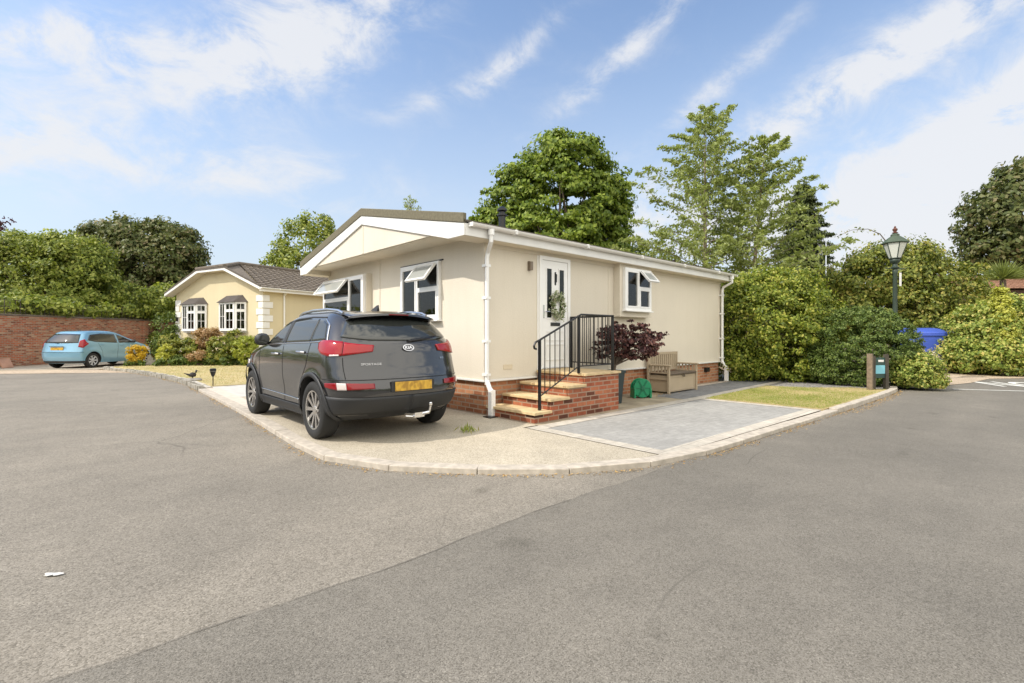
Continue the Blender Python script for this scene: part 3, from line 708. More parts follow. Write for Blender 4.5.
# wall lamp, meter hatch, cable box, flue
wl = MB(); wl.box(.995,1.055,-.03,-.001,2.44,2.60); wl.lathe([(.035,0),(.035,.15)], (1.025,-.06,2.44), 14); wl.build('wall_light', plain('bronze_lamp',(.20,.16,.12),.4), house, smooth=30)
mh = MB(); ring(mh,.42,.62,.72,.80,.008,-.010,-.001); mh.box(.428,.612,-.006,-.001,.728,.792); mh.build('vent_cover', plain('vent_cream',(.66,.58,.44),.6), house)
cb = MB(); cb.box(7.75,7.93,-.05,.03,.30,.42); cb.build('outlet_box', BLACKM, house, bevel=.006)
fl = MB(); fl.lathe([(.06,0),(.06,.30),(.085,.31),(.085,.34),(.05,.35),(.05,.38),(.09,.40),(.09,.43),(.03,.48)], (.75,.40,3.12), 16); fl.build('flue', BLACKM, house, smooth=30)

# ------------------------------------------------------------------ front steps and railing
steps = empty('front_steps', (0,0,0), 0, 'red brick entrance steps with buff stone treads and black railing at the front door', 'steps')
RX = [.03,.38,.79,1.20]; ZT = [.165,.335,.505,.675]; SV = -1.12; XR = 2.13
bk = MB()
for i, (x0, z) in enumerate(zip(RX, ZT)):
    zt = z - .042; zb = 0 if i == 0 else ZT[i-1] - .042
    bk.prism([(x0,SV),(XR,SV),(XR,-.04),(x0,-.04)], zb if i else -.02, zt)
bk.build('brick_base', BRICK, steps)
for i, (x0, z) in enumerate(zip(RX, ZT)):
    x1 = (RX[i+1]-.001 if i < 3 else XR+.03)
    tr = MB(); tr.box(x0-.035, x1, SV-.035, -.045, z-.042+.001, z); tr.build('tread', SLAB, steps, bevel=.006)
RY = -1.02
rail = MB(); rp = [(.10,RY,1.135),(.14,RY,1.185),(.22,RY,1.205)]
rail.tube([(.17,RY,1.09),(.13,RY,1.10),(.12,RY,1.14),(.15,RY,1.19),(.22,RY,1.215),(1.14,RY,1.60),(1.22,RY,1.635),(2.09,RY,1.635),(2.09,-.06,1.635)], .017, 8)
rail.tube([(.26,RY,.38),(1.14,RY,.78),(1.18,RY,.79),(2.09,RY,.79),(2.09,-.06,.79)], .011, 8)
railing = rail.build('railing', BLACKM, steps, smooth=35)
for (x,y,z0,z1) in ((.24,RY,.165,1.22),(1.16,RY,.675,1.62),(2.09,RY,.675,1.65),(2.09,-.08,.675,1.635)):
    MB().box(x-.018,x+.018,y-.018,y+.018,z0,z1).build('post', BLACKM, railing)
xs = [.24 + .92*i/8 for i in range(1,8)]
for x in xs: MB().tube([(x,RY,.38+(x-.26)*.4545),(x,RY,1.215+(x-.22)*.4185)], .008, 6).build('baluster', BLACKM, railing)
for i in range(1,9): x = 1.16+.93*i/9; MB().tube([(x,RY,.79),(x,RY,1.63)], .008, 6).build('baluster', BLACKM, railing)
for i in range(1,9): y = RY+.94*i/9; MB().tube([(2.09,y,.79),(2.09,y,1.63)], .008, 6).build('baluster', BLACKM, railing)

# ------------------------------------------------------------------ yellow house across the lawn
X2, Y2 = w2l(-10.99, 21.5); A2 = R(60.5) - math.atan2(UY, UX)
h2 = empty('yellow_house', (X2, Y2, 0), A2, 'yellow rendered bungalow with white quoins, bow windows and a grey tiled roof', 'bungalow')
W2, L2, E2 = 7.2, 14.0, 3.42
AP = 4.35     # clipped gable height
m = MB(); m.extr([(0,-.1),(W2,-.1),(W2,E2),(W2*.63,AP),(W2*.33,AP),(0,E2)], 'x', 0, L2); m.build('wall', YELLOW, h2)
def tiles(mb, p00, p10, p01, p11, courses, cols, amp=.025, lift=.03):
    p00, p10, p01, p11 = map(Vector, (p00, p10, p01, p11)); nrm = (p10-p00).cross(p01-p00).normalized()
    if nrm.z < 0: nrm = -nrm
    for c in range(courses):
        a0 = p00.lerp(p01, c/courses); a1 = p10.lerp(p11, c/courses); b0 = p00.lerp(p01, (c+1)/courses); b1 = p10.lerp(p11, (c+1)/courses)
        lo = []; hi = []; ft = []; n = cols*4
        for k in range(n+1):
            w = max(0, math.cos(k/4*2*math.pi)) * amp; jj = random.uniform(0,.004)
            lo.append(a0.lerp(a1, k/n) + nrm*(lift+w+jj)); hi.append(b0.lerp(b1, k/n) + nrm*(w*.7)); ft.append(a0.lerp(a1, k/n) - nrm*.01)
        mb.grid([ft, lo, hi])
rf = MB(); rl = W2*.33, W2*.63; ov = .38; e2 = .35; zr = 4.78; yr_ = W2*.48; rx0 = 1.0
zE = E2-.02
tiles(rf, (-ov,-e2,zE), (L2+.3,-e2,zE), (rx0,yr_,zr), (L2+.3,yr_,zr), 13, 44)
tiles(rf, (L2+.3,W2+e2,zE), (-ov,W2+e2,zE), (L2+.3,yr_,zr), (rx0,yr_,zr), 13, 44)
zc = AP+.10
# half hip at the front
rf.add([(-ov,rl[0]-.15,zc-.05),(-ov,rl[1]+.15,zc-.05),(rx0,yr_,zr+.02)], [(0,1,2)])
rf.add([(-ov,-e2,zE),(rx0,yr_,zr),(-ov,rl[0]-.15,zc-.05)], [(0,1,2)]); rf.add([(-ov,W2+e2,zE),(-ov,rl[1]+.15,zc-.05),(rx0,yr_,zr)], [(0,1,2)])
rf.build('roof', ROOF2, h2)
rc = MB(); rc.tube([(-ov,rl[1]+.15,zc),(rx0,yr_,zr+.05),(L2+.3,yr_,zr+.05)], .10, 8); rc.tube([(-ov,rl[0]-.15,zc),(rx0,yr_,zr+.05)], .10, 8); rc.build('ridge_tiles', ROOF2, h2, smooth=40)
v2 = MB(); v2.extr([(-e2-.02,zE-.012),(rl[0]-.1,AP+.022),(rl[1]+.1,AP+.022),(W2+e2+.02,zE-.012),(W2+e2+.02,zE+.06),(rl[1]+.1,AP+.10),(rl[0]-.1,AP+.10),(-e2-.02,zE+.06)], 'x', -ov-.03, -ov+.03); v2.build('verge', ROOFT, h2)
b2 = MB()
bot = [(-e2,zE-.13),(rl[0],AP-.07),(rl[1],AP-.07),(W2+e2,zE-.13)]; tp = [(W2+e2,zE-.01),(rl[1]+.1,AP+.02),(rl[0]-.1,AP+.02),(-e2,zE-.01)]
b2.extr(bot+tp, 'x', -ov-.02, -ov+.02); b2.box(-ov,L2+.3,-e2-.012,-e2+.02,zE-.2,zE-.02); b2.build('bargeboard', WHITE, h2)
s2 = MB(); s2.extr([(-e2,zE-.14),(rl[0],AP-.07),(rl[1],AP-.07),(W2+e2,zE-.14),(W2+e2,zE-.12),(rl[1],AP-.05),(rl[0],AP-.05),(-e2,zE-.12)], 'x', -ov+.02, 0); s2.box(0,L2,-e2,-.001,zE-.19,zE-.17); s2.build('soffit', SOFFIT, h2)
gutter(h2, -ov, L2+.3, -e2-.07, zE-.04)
dp = MB(); dp.tube([(1.0,-.06,zE-.1),(1.0,-.06,.2)], .04, 8); dp.tube([(1.0,-.36,zE-.06),(1.0,-.06,zE-.3)], .04, 8); dp.build('downpipe', WHITE, h2, smooth=30)
for (cx_, cy_) in ((0,0),(0,W2)):
    qn = MB()
    for i in range(11):
        big = i % 2 == 0; a_, b_ = (.46,.30) if big else (.30,.46); z = .1+.30*i
        if z+.27 > E2-.15: break
        sgn = 1 if cy_ == 0 else -1
        qn.box(-.035, a_, cy_-.035*sgn, cy_+.0*sgn, z, z+.27) ; qn.box(-.035, -.0, cy_, cy_+b_*sgn, z, z+.27)
    qn.build('quoins', WHITE, h2, bevel=.012)
CANOPY = plain('canopy_lead', (.065,.055,.05), .8, .2)
def bow(s_left, w, z, h):
    # three-sided bow: angled flank, two wide lights, angled flank, under a lead-grey canopy
    bd_ = .32; fl_ = .34
    c = MB(); y0, y1 = s_left-w, s_left
    pl = [(0,y1),(-bd_,y1-fl_),(-bd_,y0+fl_),(0,y0)]
    c.prism(pl[::-1], z-.10, z-.001); c.build('window_sill', WHITE, h2)
    can = MB(); r0 = [(-.001,y1+.12,z+h),( -bd_-.16,y1-fl_+.06,z+h),(-bd_-.16,y0+fl_-.06,z+h),(-.001,y0-.12,z+h)]
    r1 = [(-.001,y1-.30,z+h+.34),(-.10,y1-.45,z+h+.33),(-.10,y0+.45,z+h+.33),(-.001,y0+.30,z+h+.34)]
    can.add(r0+r1, [(0,1,5,4),(1,2,6,5),(2,3,7,6),(3,2,1,0)]); can.build('window_canopy', CANOPY, h2)
    segs = [((0,y1),(-bd_,y1-fl_)),((-bd_,y1-fl_),(-bd_,y0+fl_)),((-bd_,y0+fl_),(0,y0))]
    for k, (p, q) in enumerate(segs):
        dx, dy = q[0]-p[0], q[1]-p[1]; L = math.hypot(dx, dy); M = Matrix.Translation((p[0],p[1],z)) @ Matrix.Rotation(math.atan2(dy,dx),4,'Z')
        if k == 1: window(h2, M, L, h, [(0,L*.42,'full'),(L*.42,L,'top')], frame=.05, depth=.07, bars=True, curtains=((.06,.20,.06,h-.06),(L-.2,L-.06,.06,h-.06)))
        else: window(h2, M, L, h, [(0,L,'top')], frame=.045, depth=.07, bars=True)
bow(3.05, 1.85, 1.52, 1.27); bow(6.25, 1.85, 1.52, 1.27)
lm = MB(); lm.box(-.12,-.04,W2-.26,W2-.16,2.0,2.2); lm.build('wall_light', BLACKM, h2)

# ------------------------------------------------------------------ old brick wall and trellis on the left
wx, wy = w2l(-21.2, 18.9); WA = math.atan2(w2l(0,1)[1]-w2l(0,0)[1], w2l(0,1)[0]-w2l(0,0)[0])
bw_ = empty('brick_wall', (wx,wy,0), WA, 'old red brick boundary wall behind the light blue hatchback', 'wall')
m = MB(); m.box(0,20,0,.24,-.1,2.12); m.build('brickwork', BRICKW, bw_)
m = MB(); m.box(-.02,20.02,-.03,.27,2.12,2.20); m.build('coping', plain('old_coping',(.16,.13,.10),.95,.3), bw_, bevel=.02)
m = MB()
for x_ in (9.0,): m.box(x_,x_+.35,-.12,0-.001,-.1,2.12)
m.build('pier', BRICKW, bw_)
tw = empty('trellis', (wx,wy,2.20), WA, 'thin dark trellis standing on top of the old brick wall', 'trellis')
m = MB(); 
for i in range(50): m.box(i*.22,i*.22+.02,.10,.12,0,.62)
for z in (.05,.3,.58): m.box(0,10.9,.121,.135,z,z+.025)
m.build('lattice', WOODD, tw)
gx, gy = w2l(-20.75, 19.0)
gp_ = empty('gate_post', (gx-.4,gy-.45,0), WA, 'white painted gate post at the left end of the brick wall', 'post')
m = MB(); m.box(0,.55,-.30,.25,-.1,2.12); m.build('shaft', WHITE, gp_, bevel=.01); m = MB(); m.box(-.03,.58,-.33,.28,2.12,2.20); m.build('cap', WHITE, gp_, bevel=.02)
sx_, sy_ = at(8, 19.6); sl = MB(Matrix.Translation((sx_,sy_,-.03)) @ Matrix.Rotation(WA,4,'Z') @ Matrix.Rotation(R(-25),4,'X')); sl.box(-.22,.22,-.03,.03,0,.42)
tag(sl.build('stone_slab', TERRA, bevel=.015), 'small brown stone slab leaning at the foot of the brick wall', 'slab')

# ------------------------------------------------------------------ houses glimpsed behind the hedges
hx, hy_ = at(800, 24); h3 = empty('neighbour_house', (hx,hy_,0), math.atan2(-UY,UX)+R(8), 'dark-roofed bungalow with a white verge glimpsed above the hedge', 'bungalow')
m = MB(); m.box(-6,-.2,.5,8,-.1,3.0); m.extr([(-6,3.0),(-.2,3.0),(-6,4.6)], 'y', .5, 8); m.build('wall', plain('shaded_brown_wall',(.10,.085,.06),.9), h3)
m = MB(); m.add([(-6.5,0,4.90),(.9,0,3.02),(.9,8.5,3.02),(-6.5,8.5,4.90),(-6.5,0,4.78),(.9,0,2.9),(.9,8.5,2.9),(-6.5,8.5,4.78)], [(0,1,2,3),(7,6,5,4),(0,4,5,1),(1,5,6,2),(2,6,7,3),(3,7,4,0)]); m.build('roof', ROOFT, h3)
m = MB(); m.add([(-6.5,-.03,4.90),(.9,-.03,3.02),(.9,-.03,2.86),(-6.5,-.03,4.74),(-6.5,-.005,4.90),(.9,-.005,3.02),(.9,-.005,2.86),(-6.5,-.005,4.74)], [(3,2,1,0),(4,5,6,7),(0,1,5,4),(2,3,7,6)]); m.build('bargeboard', WHITE, h3)
hx, hy_ = at(1020, 27); h4 = empty('russet_roofed_house', (hx,hy_,.5), math.atan2(-UY,UX)+R(-4), 'low house with a russet brown roof showing above the right-hand hedge', 'bungalow')
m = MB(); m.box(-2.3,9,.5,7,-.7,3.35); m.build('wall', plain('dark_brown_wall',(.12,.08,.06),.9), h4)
m = MB(); tiles(m, (-2.9,0,3.4), (10,0,3.4), (-2.2,3.6,4.55), (10,3.6,4.55), 11, 40); tiles(m, (-2.9,7.5,3.4), (10,7.5,3.4), (-2.2,3.6,4.55), (10,3.6,4.55), 11, 40); m.build('roof', ROOF3, h4)
ax, ay = at(826, 25); an = empty('tv_aerial', (ax,ay,2.95), math.atan2(-UY,UX), 'thin television aerial on a mast above the neighbour house roof', 'aerial')
z = lambda py: EYE+(HY-py)*25/F-2.95
m = MB(); m.tube([(0,0,-.3),(0,0,z(240))], .025, 6); m.build('mast', CHROME, an)
m = MB(); m.tube([(-.05,0,z(249)),(1.2,.2,z(247))], .012, 5)
for k in range(9): x_ = .05+.13*k; m.tube([(x_,-.3+.15*x_,z(249)+.01),(x_+.05,.3+.15*x_,z(249)+.12)], .007, 4)
for zz in (-.22,.22): m.tube([(-.02,-.25,z(249)),(-.25,-.3,z(249)+zz*1.6)], .009, 4); m.tube([(-.02,.25,z(249)),(-.25,.3,z(249)+zz*1.6)], .009, 4)
for k in range(4): m.tube([(-.45+.1*k,-.25,z(256)),(-.25+.1*k,.1,z(244))], .01, 4)
m.build('antenna', plain('aerial_grey',(.3,.3,.3),.5), an)

# ------------------------------------------------------------------ cars
def hermite(xs, ys):
    xs, ys = np.array(xs, float), np.array(ys, float); d = np.diff(ys)/np.diff(xs); m = np.zeros(len(xs))
    m[0], m[-1] = d[0], d[-1]
    for i in range(1, len(xs)-1): m[i] = 0 if d[i-1]*d[i] <= 0 else 2*d[i-1]*d[i]/(d[i-1]+d[i])
    def f(x):
        x = min(max(x, xs[0]), xs[-1]); i = min(int(np.searchsorted(xs, x, 'right'))-1, len(xs)-2)
        h = xs[i+1]-xs[i]; t = (x-xs[i])/h
        return float(ys[i]*(2*t**3-3*t*t+1) + h*m[i]*(t**3-2*t*t+t) + ys[i+1]*(-2*t**3+3*t*t) + h*m[i+1]*(t**3-t*t))
    return f
class Body:
    """Plan contour at each height: rounded tail, straight flank, rounded nose. y forward, rear axle at y=0."""
    def __init__(s, z, yr, yf, w, dr, df, n=2.7, wb=2.64, rr=.36, flare=.02):
        s.z = z; s.yr, s.yf, s.w, s.dr, s.df = [hermite(z, q) for q in (yr, yf, w, dr, df)]; s.n = n; s.wb = wb; s.rr = rr; s.flare = flare
    def side(s, y, z):
        yr, yf, w, dr, df = s.yr(z), s.yf(z), s.w(z), s.dr(z), s.df(z); n = s.n
        if y < yr+dr: x = w*max(0, 1-min(1, (yr+dr-y)/dr)**n)**(1/n)
        elif y > yf-df: x = w*max(0, 1-min(1, (y-yf+df)/df)**n)**(1/n)
        else: x = w
        for yc in (0, s.wb):
            r = math.hypot(y-yc, z-s.rr); x += s.flare*math.exp(-((r-.42)/.07)**2)*(1 if x > .5 else 0)
        # shallow hollow along the doors
        if z < .9: x -= .018*math.exp(-((z-.55)/.13)**2)*math.exp(-((y-s.wb/2)/.75)**4)
        return x
    def rear(s, x, z):
        w = s.w(z); u = min(1, abs(x)/w); return s.yr(z) + s.dr(z)*(1-max(0, 1-u**s.n)**(1/s.n))
    def corner(s, q, z):      # q 0..1 sweeps the tail from the centre to the flank, beyond 1 metres along the flank
        if q <= 1:
            t = q*math.pi/2; n = s.n; x = s.w(z)*math.sin(t)**(2/n); y = s.yr(z)+s.dr(z)*(1-math.cos(t)**(2/n)); return x, y
        y = s.yr(z)+s.dr(z)+(q-1); return s.side(y, z), y
    def nose(s, q, z):
        if q <= 1:
            t = q*math.pi/2; n = s.n; return s.w(z)*math.sin(t)**(2/n), s.yf(z)-s.df(z)*(1-math.cos(t)**(2/n))
        y = s.yf(z)-s.df(z)-(q-1); return s.side(y, z), y
    def shell(s, nz=46):
        mb = MB(); z0, z1 = s.z[0], s.z[-1]; zs = sorted(set(list(np.linspace(z0, z1, nz)) + list(s.z)))
        zs = [z for i, z in enumerate(zs) if i == 0 or z - zs[i-1] > .004]
        rings = []
        for z in zs:
            R_ = []
            for i in range(13): x, y = s.corner(i/12, z); R_.append((x, y))
            ya, yb = s.yr(z)+s.dr(z), s.yf(z)-s.df(z)
            for i in range(1, 36): y = ya+(yb-ya)*i/36; R_.append((s.side(y, z), y))
            for i in range(13): x, y = s.nose(1-i/12, z); R_.append((x, y))
            ring = [(x,y,z) for x, y in R_] + [(-x,y,z) for x, y in R_[::-1][1:-1]]
            rings.append(ring)
        n = len(rings[0]); vs = [p for r in rings for p in r]; fs = []
        for i in range(len(rings)-1):
            for k in range(n): fs.append((i*n+k, i*n+(k+1)%n, (i+1)*n+(k+1)%n, (i+1)*n+k))
        fs.append(tuple(range(n))[::-1]); fs.append(tuple(range((len(rings)-1)*n, len(rings)*n)))
        mb.add(vs, fs); return mb
def car(name, spec, loc, rz, label, group=None):
    root = empty(name, loc, rz, label, 'car', group); B = spec['body']; wb, rr = B.wb, B.rr
    paint, trim, glass = spec['paint'], spec['trim'], spec['glass']
    o = B.shell().build('body', [paint, trim], root, smooth=50, fix=True)
    me = o.data
    cut = MB()
    for yc in (0, wb):
        for sx in (-1, 1): cut.lathe([(.001,sx*.52),(spec['arch'],sx*.52),(spec['arch'],sx*1.2),(.001,sx*1.2)] if sx > 0 else [(.001,-1.2),(spec['arch'],-1.2),(spec['arch'],-.52),(.001,-.52)], (0,yc,rr), 40, axis='x')
    c = cut.build('cut', trim, root, fix=True); md = o.modifiers.new('b', 'BOOLEAN'); md.object = c; md.operation = 'DIFFERENCE'; md.solver = 'EXACT'
    dg = bpy.context.evaluated_depsgraph_get(); dg.update()
    new = bpy.data.meshes.new_from_object(o.evaluated_get(dg)); o.modifiers.clear(); new.materials.clear(); new.materials.append(paint); new.materials.append(trim)
    for p in new.polygons:
        c_ = p.center; p.material_index = 0
        for yc in (0, wb):
            if math.hypot(c_.y-yc, c_.z-rr) < spec['arch']+.004 and abs(p.normal.x) < .75: p.material_index = 1
        if abs(p.normal.x) > .9 and abs(c_.x) < .6: p.material_index = 1
        if p.normal.z < -.8: p.material_index = 1
    o.data = new; bpy.data.objects.remove(c)
    new.shade_smooth(); new.set_sharp_from_angle(angle=R(32))
    def patch_side(nm, bottom, top, mat, off=.006, sides=(-1,1), ns=18, nt=8, sol=.006, parent=None, sm=True):
        b = hermite([p[0] for p in bottom], [p[1] for p in bottom]) if False else None
        for sx in sides:
            rows = []
            for j in range(nt+1):
                t = j/nt; row = []
                for i in range(ns+1):
                    p = poly_at(bottom, i/ns); q = poly_at(top, i/ns); y, z = p[0]+(q[0]-p[0])*t, p[1]+(q[1]-p[1])*t
                    row.append((sx*(B.side(y, z)+off), y, z))
                rows.append(row if sx > 0 else row[::-1])
            mb = MB(); mb.grid(rows); mb.build(nm, mat, parent or root, smooth=sm, solid=sol)
    def poly_at(P, t):
        L = [0]
        for a, b in zip(P, P[1:]): L.append(L[-1]+math.hypot(b[0]-a[0], b[1]-a[1]))
        d = t*L[-1]
        for i in range(len(P)-1):
            if d <= L[i+1]+1e-9:
                k = (d-L[i])/max(1e-9, L[i+1]-L[i]); return tuple(P[i][j]+(P[i+1][j]-P[i][j])*k for j in range(2))
        return P[-1]
    def patch_rear(nm, q0z, q1z, mat, off=.006, sgn=(1,), nq=16, nt=6, sol=.008, parent=None):
        """q0z/q1z: lower and upper polylines of (q, z) along the tail corner"""
        for sx in sgn:
            rows = []
            for j in range(nt+1):
                row = []
                for i in range(nq+1):
                    p = poly_at(q0z, i/nq); q = poly_at(q1z, i/nq); t = j/nt; a, z = p[0]+(q[0]-p[0])*t, p[1]+(q[1]-p[1])*t
                    s1 = 1 if a >= 0 else -1; x, y = B.corner(abs(a), z); x2, y2 = B.corner(abs(a)+.01, z)
                    nx, ny = -(y2-y)*-1, -(x2-x); l = math.hypot(nx, ny) or 1
                    row.append((sx*s1*(x+off*nx/l), y+off*ny/l, z))
                rows.append(row)
            mb = MB(); mb.grid(rows); mb.build(nm, mat, parent or root, smooth=True, solid=sol)
    def line_side(pts, wdt=.006, mat=None, sides=(-1,1), off=.0035, nm='panel_gap'):
        for sx in sides:
            mb = MB(); P = [poly_at(pts, i/24) for i in range(25)]; rows = [[], []]
            for i, p in enumerate(P):
                a = P[max(0,i-1)]; b = P[min(24,i+1)]; dy, dz = b[0]-a[0], b[1]-a[1]; l = math.hypot(dy, dz) or 1
                for k, sg in ((0,-1),(1,1)):
                    y, z = p[0]-sg*dz/l*wdt/2, p[1]+sg*dy/l*wdt/2; rows[k].append((sx*(B.side(y,z)+off), y, z))
            mb.grid(rows); mb.build(nm, mat or trim, root, solid=.002)
    spec['detail'](root, B, patch_side, patch_rear, line_side, poly_at)
    # wheels
    wr, rim_r, ww, tx = spec['wheel_r'], spec['rim_r'], spec['tyre_w'], spec['track']
    tyre = MB(); pr = []
    hw = ww/2
    prof = [(rim_r-.005,-hw*.80),(rim_r+.02,-hw*.97),(rim_r+(wr-rim_r)*.5,-hw),(wr-.02,-hw*.92),(wr-.004,-hw*.78),(wr,-hw*.5),(wr,hw*.5),(wr-.004,hw*.78),(wr-.02,hw*.92),(rim_r+(wr-rim_r)*.5,hw),(rim_r+.02,hw*.97),(rim_r-.005,hw*.80)]
    tyre.lathe(prof, (0,0,0), 40, axis='x'); tyre.cur = 0
    for yc in (0, wb):
        for sx in (-1, 1):
            xw = sx*(tx-hw)
            t = MB(); t.lathe(prof, (xw,yc,wr), 44, axis='x', caps=False)
            for g in (-.45,-.12,.12,.45): pass
            w = t.build('wheel', principled('tyre_rubber',(.018,.018,.018),.8) if 'tyre_rubber' not in MATS else MATS['tyre_rubber'], root, smooth=40)
            r_ = MB(); xo = xw+sx*hw*.80
            r_.cur = 1; r_.lathe([(.001,-.09*1),(rim_r*.97,-.09),(rim_r*.97,0)][::1] if sx > 0 else [(.001,.09),(rim_r*.97,.09),(rim_r*.97,0)], (xo,yc,wr), 36, axis='x', caps=False)
            r_.cur = 0
            r_.lathe([(rim_r*.93,-.02),(rim_r*1.0,-.012),(rim_r*1.0,.008),(rim_r*.93,.004),(rim_r*.93,-.02)] if sx > 0 else [(rim_r*.93,.02),(rim_r*1.0,.012),(rim_r*1.0,-.008),(rim_r*.93,-.004),(rim_r*.93,.02)], (xo,yc,wr), 36, axis='x', caps=False)
            r_.lathe([(.001,-.03),(.055,-.03),(.05,.004),(.001,.012)] if sx > 0 else [(.001,.03),(.055,.03),(.05,-.004),(.001,-.012)], (xo-sx*.012,yc,wr), 20, axis='x')
            ns = spec['spokes']
            for k in range(ns):
                base = 2*math.pi*(k//2)/(ns/2)+.3 + (.22 if k%2 else -.22) if spec['pair'] else 2*math.pi*k/ns
                lean = (.10 if k%2 else -.10) if spec['pair'] else 0
                a0, a1 = base*1.0, base+lean; wi, wo = spec['spoke_w']
                v = []
                for (rad, an_, wd, dx) in ((.035,a0,wi,-.018),(rim_r*.95,a1,wo,-.004)):
                    cy_, cz_ = rad*math.cos(an_), rad*math.sin(an_); py_, pz_ = -math.sin(an_)*wd, math.cos(an_)*wd
                    for sg in (-1,1):
                        for d_ in (-.03, 0): v.append((xo+sx*(dx+d_), yc+cy_+sg*py_, wr+cz_+sg*pz_))
                r_.add(v, [(0,1,5,4),(2,6,7,3),(1,3,7,5),(0,4,6,2),(0,2,3,1),(4,5,7,6)])
            r_.build('rim', [spec['rimmat'], trim], w, smooth=35)
    return root
RED = principled('red_lamp', (.30,.004,.008), .08, spec=.5, coat=.25)
REDD = principled('red_lamp_dark', (.22,.004,.008), .12, spec=.5, coat=.2)
CLEAR = principled('clear_lamp', (.62,.55,.54), .1, spec=.7, coat=1)
TRIM = principled('black_trim', (.022,.023,.025), .55)
GLASSCAR = principled('car_glass', (.03,.033,.03), .02, spec=.9)
SILVER = principled('silver_trim', (.62,.62,.63), .22, 1)
YPLATE = principled('yellow_plate', (.78,.42,.02), .4)
def blurplate():
    m = principled('yellow_plate_blurred', (.8,.45,.02), .4); v = coords(m, (1,1,1))
    tc = nd(m, 'ShaderNodeTexCoord'); mp = nd(m, 'ShaderNodeMapping'); mp.inputs['Scale'].default_value = (22,22,14); lk(m, tc.outputs['Object'], mp.inputs[0])
    vo = nd(m, 'ShaderNodeTexVoronoi'); vo.inputs['Scale'].default_value = 1.6; vo.feature = 'SMOOTH_F1'; lk(m, mp.outputs[0], vo.inputs['Vector'])
    s = nd(m, 'ShaderNodeSeparateColor'); lk(m, vo.outputs['Color'], s.inputs[0])
    setcol(m, ramp(m, s.outputs[0], ((.2, (.36,.20,.03)), (.75, (.62,.38,.05))))); return m
BPLATE = blurplate()
def metallic(name, col, rough=.28):
    m = principled(name, col, rough, .4, coat=1); return m
GREYP = metallic('grey_metallic_paint', (.040,.041,.044), .15)
BLUEP = metallic('ice_blue_paint', (.20,.40,.56), .33)

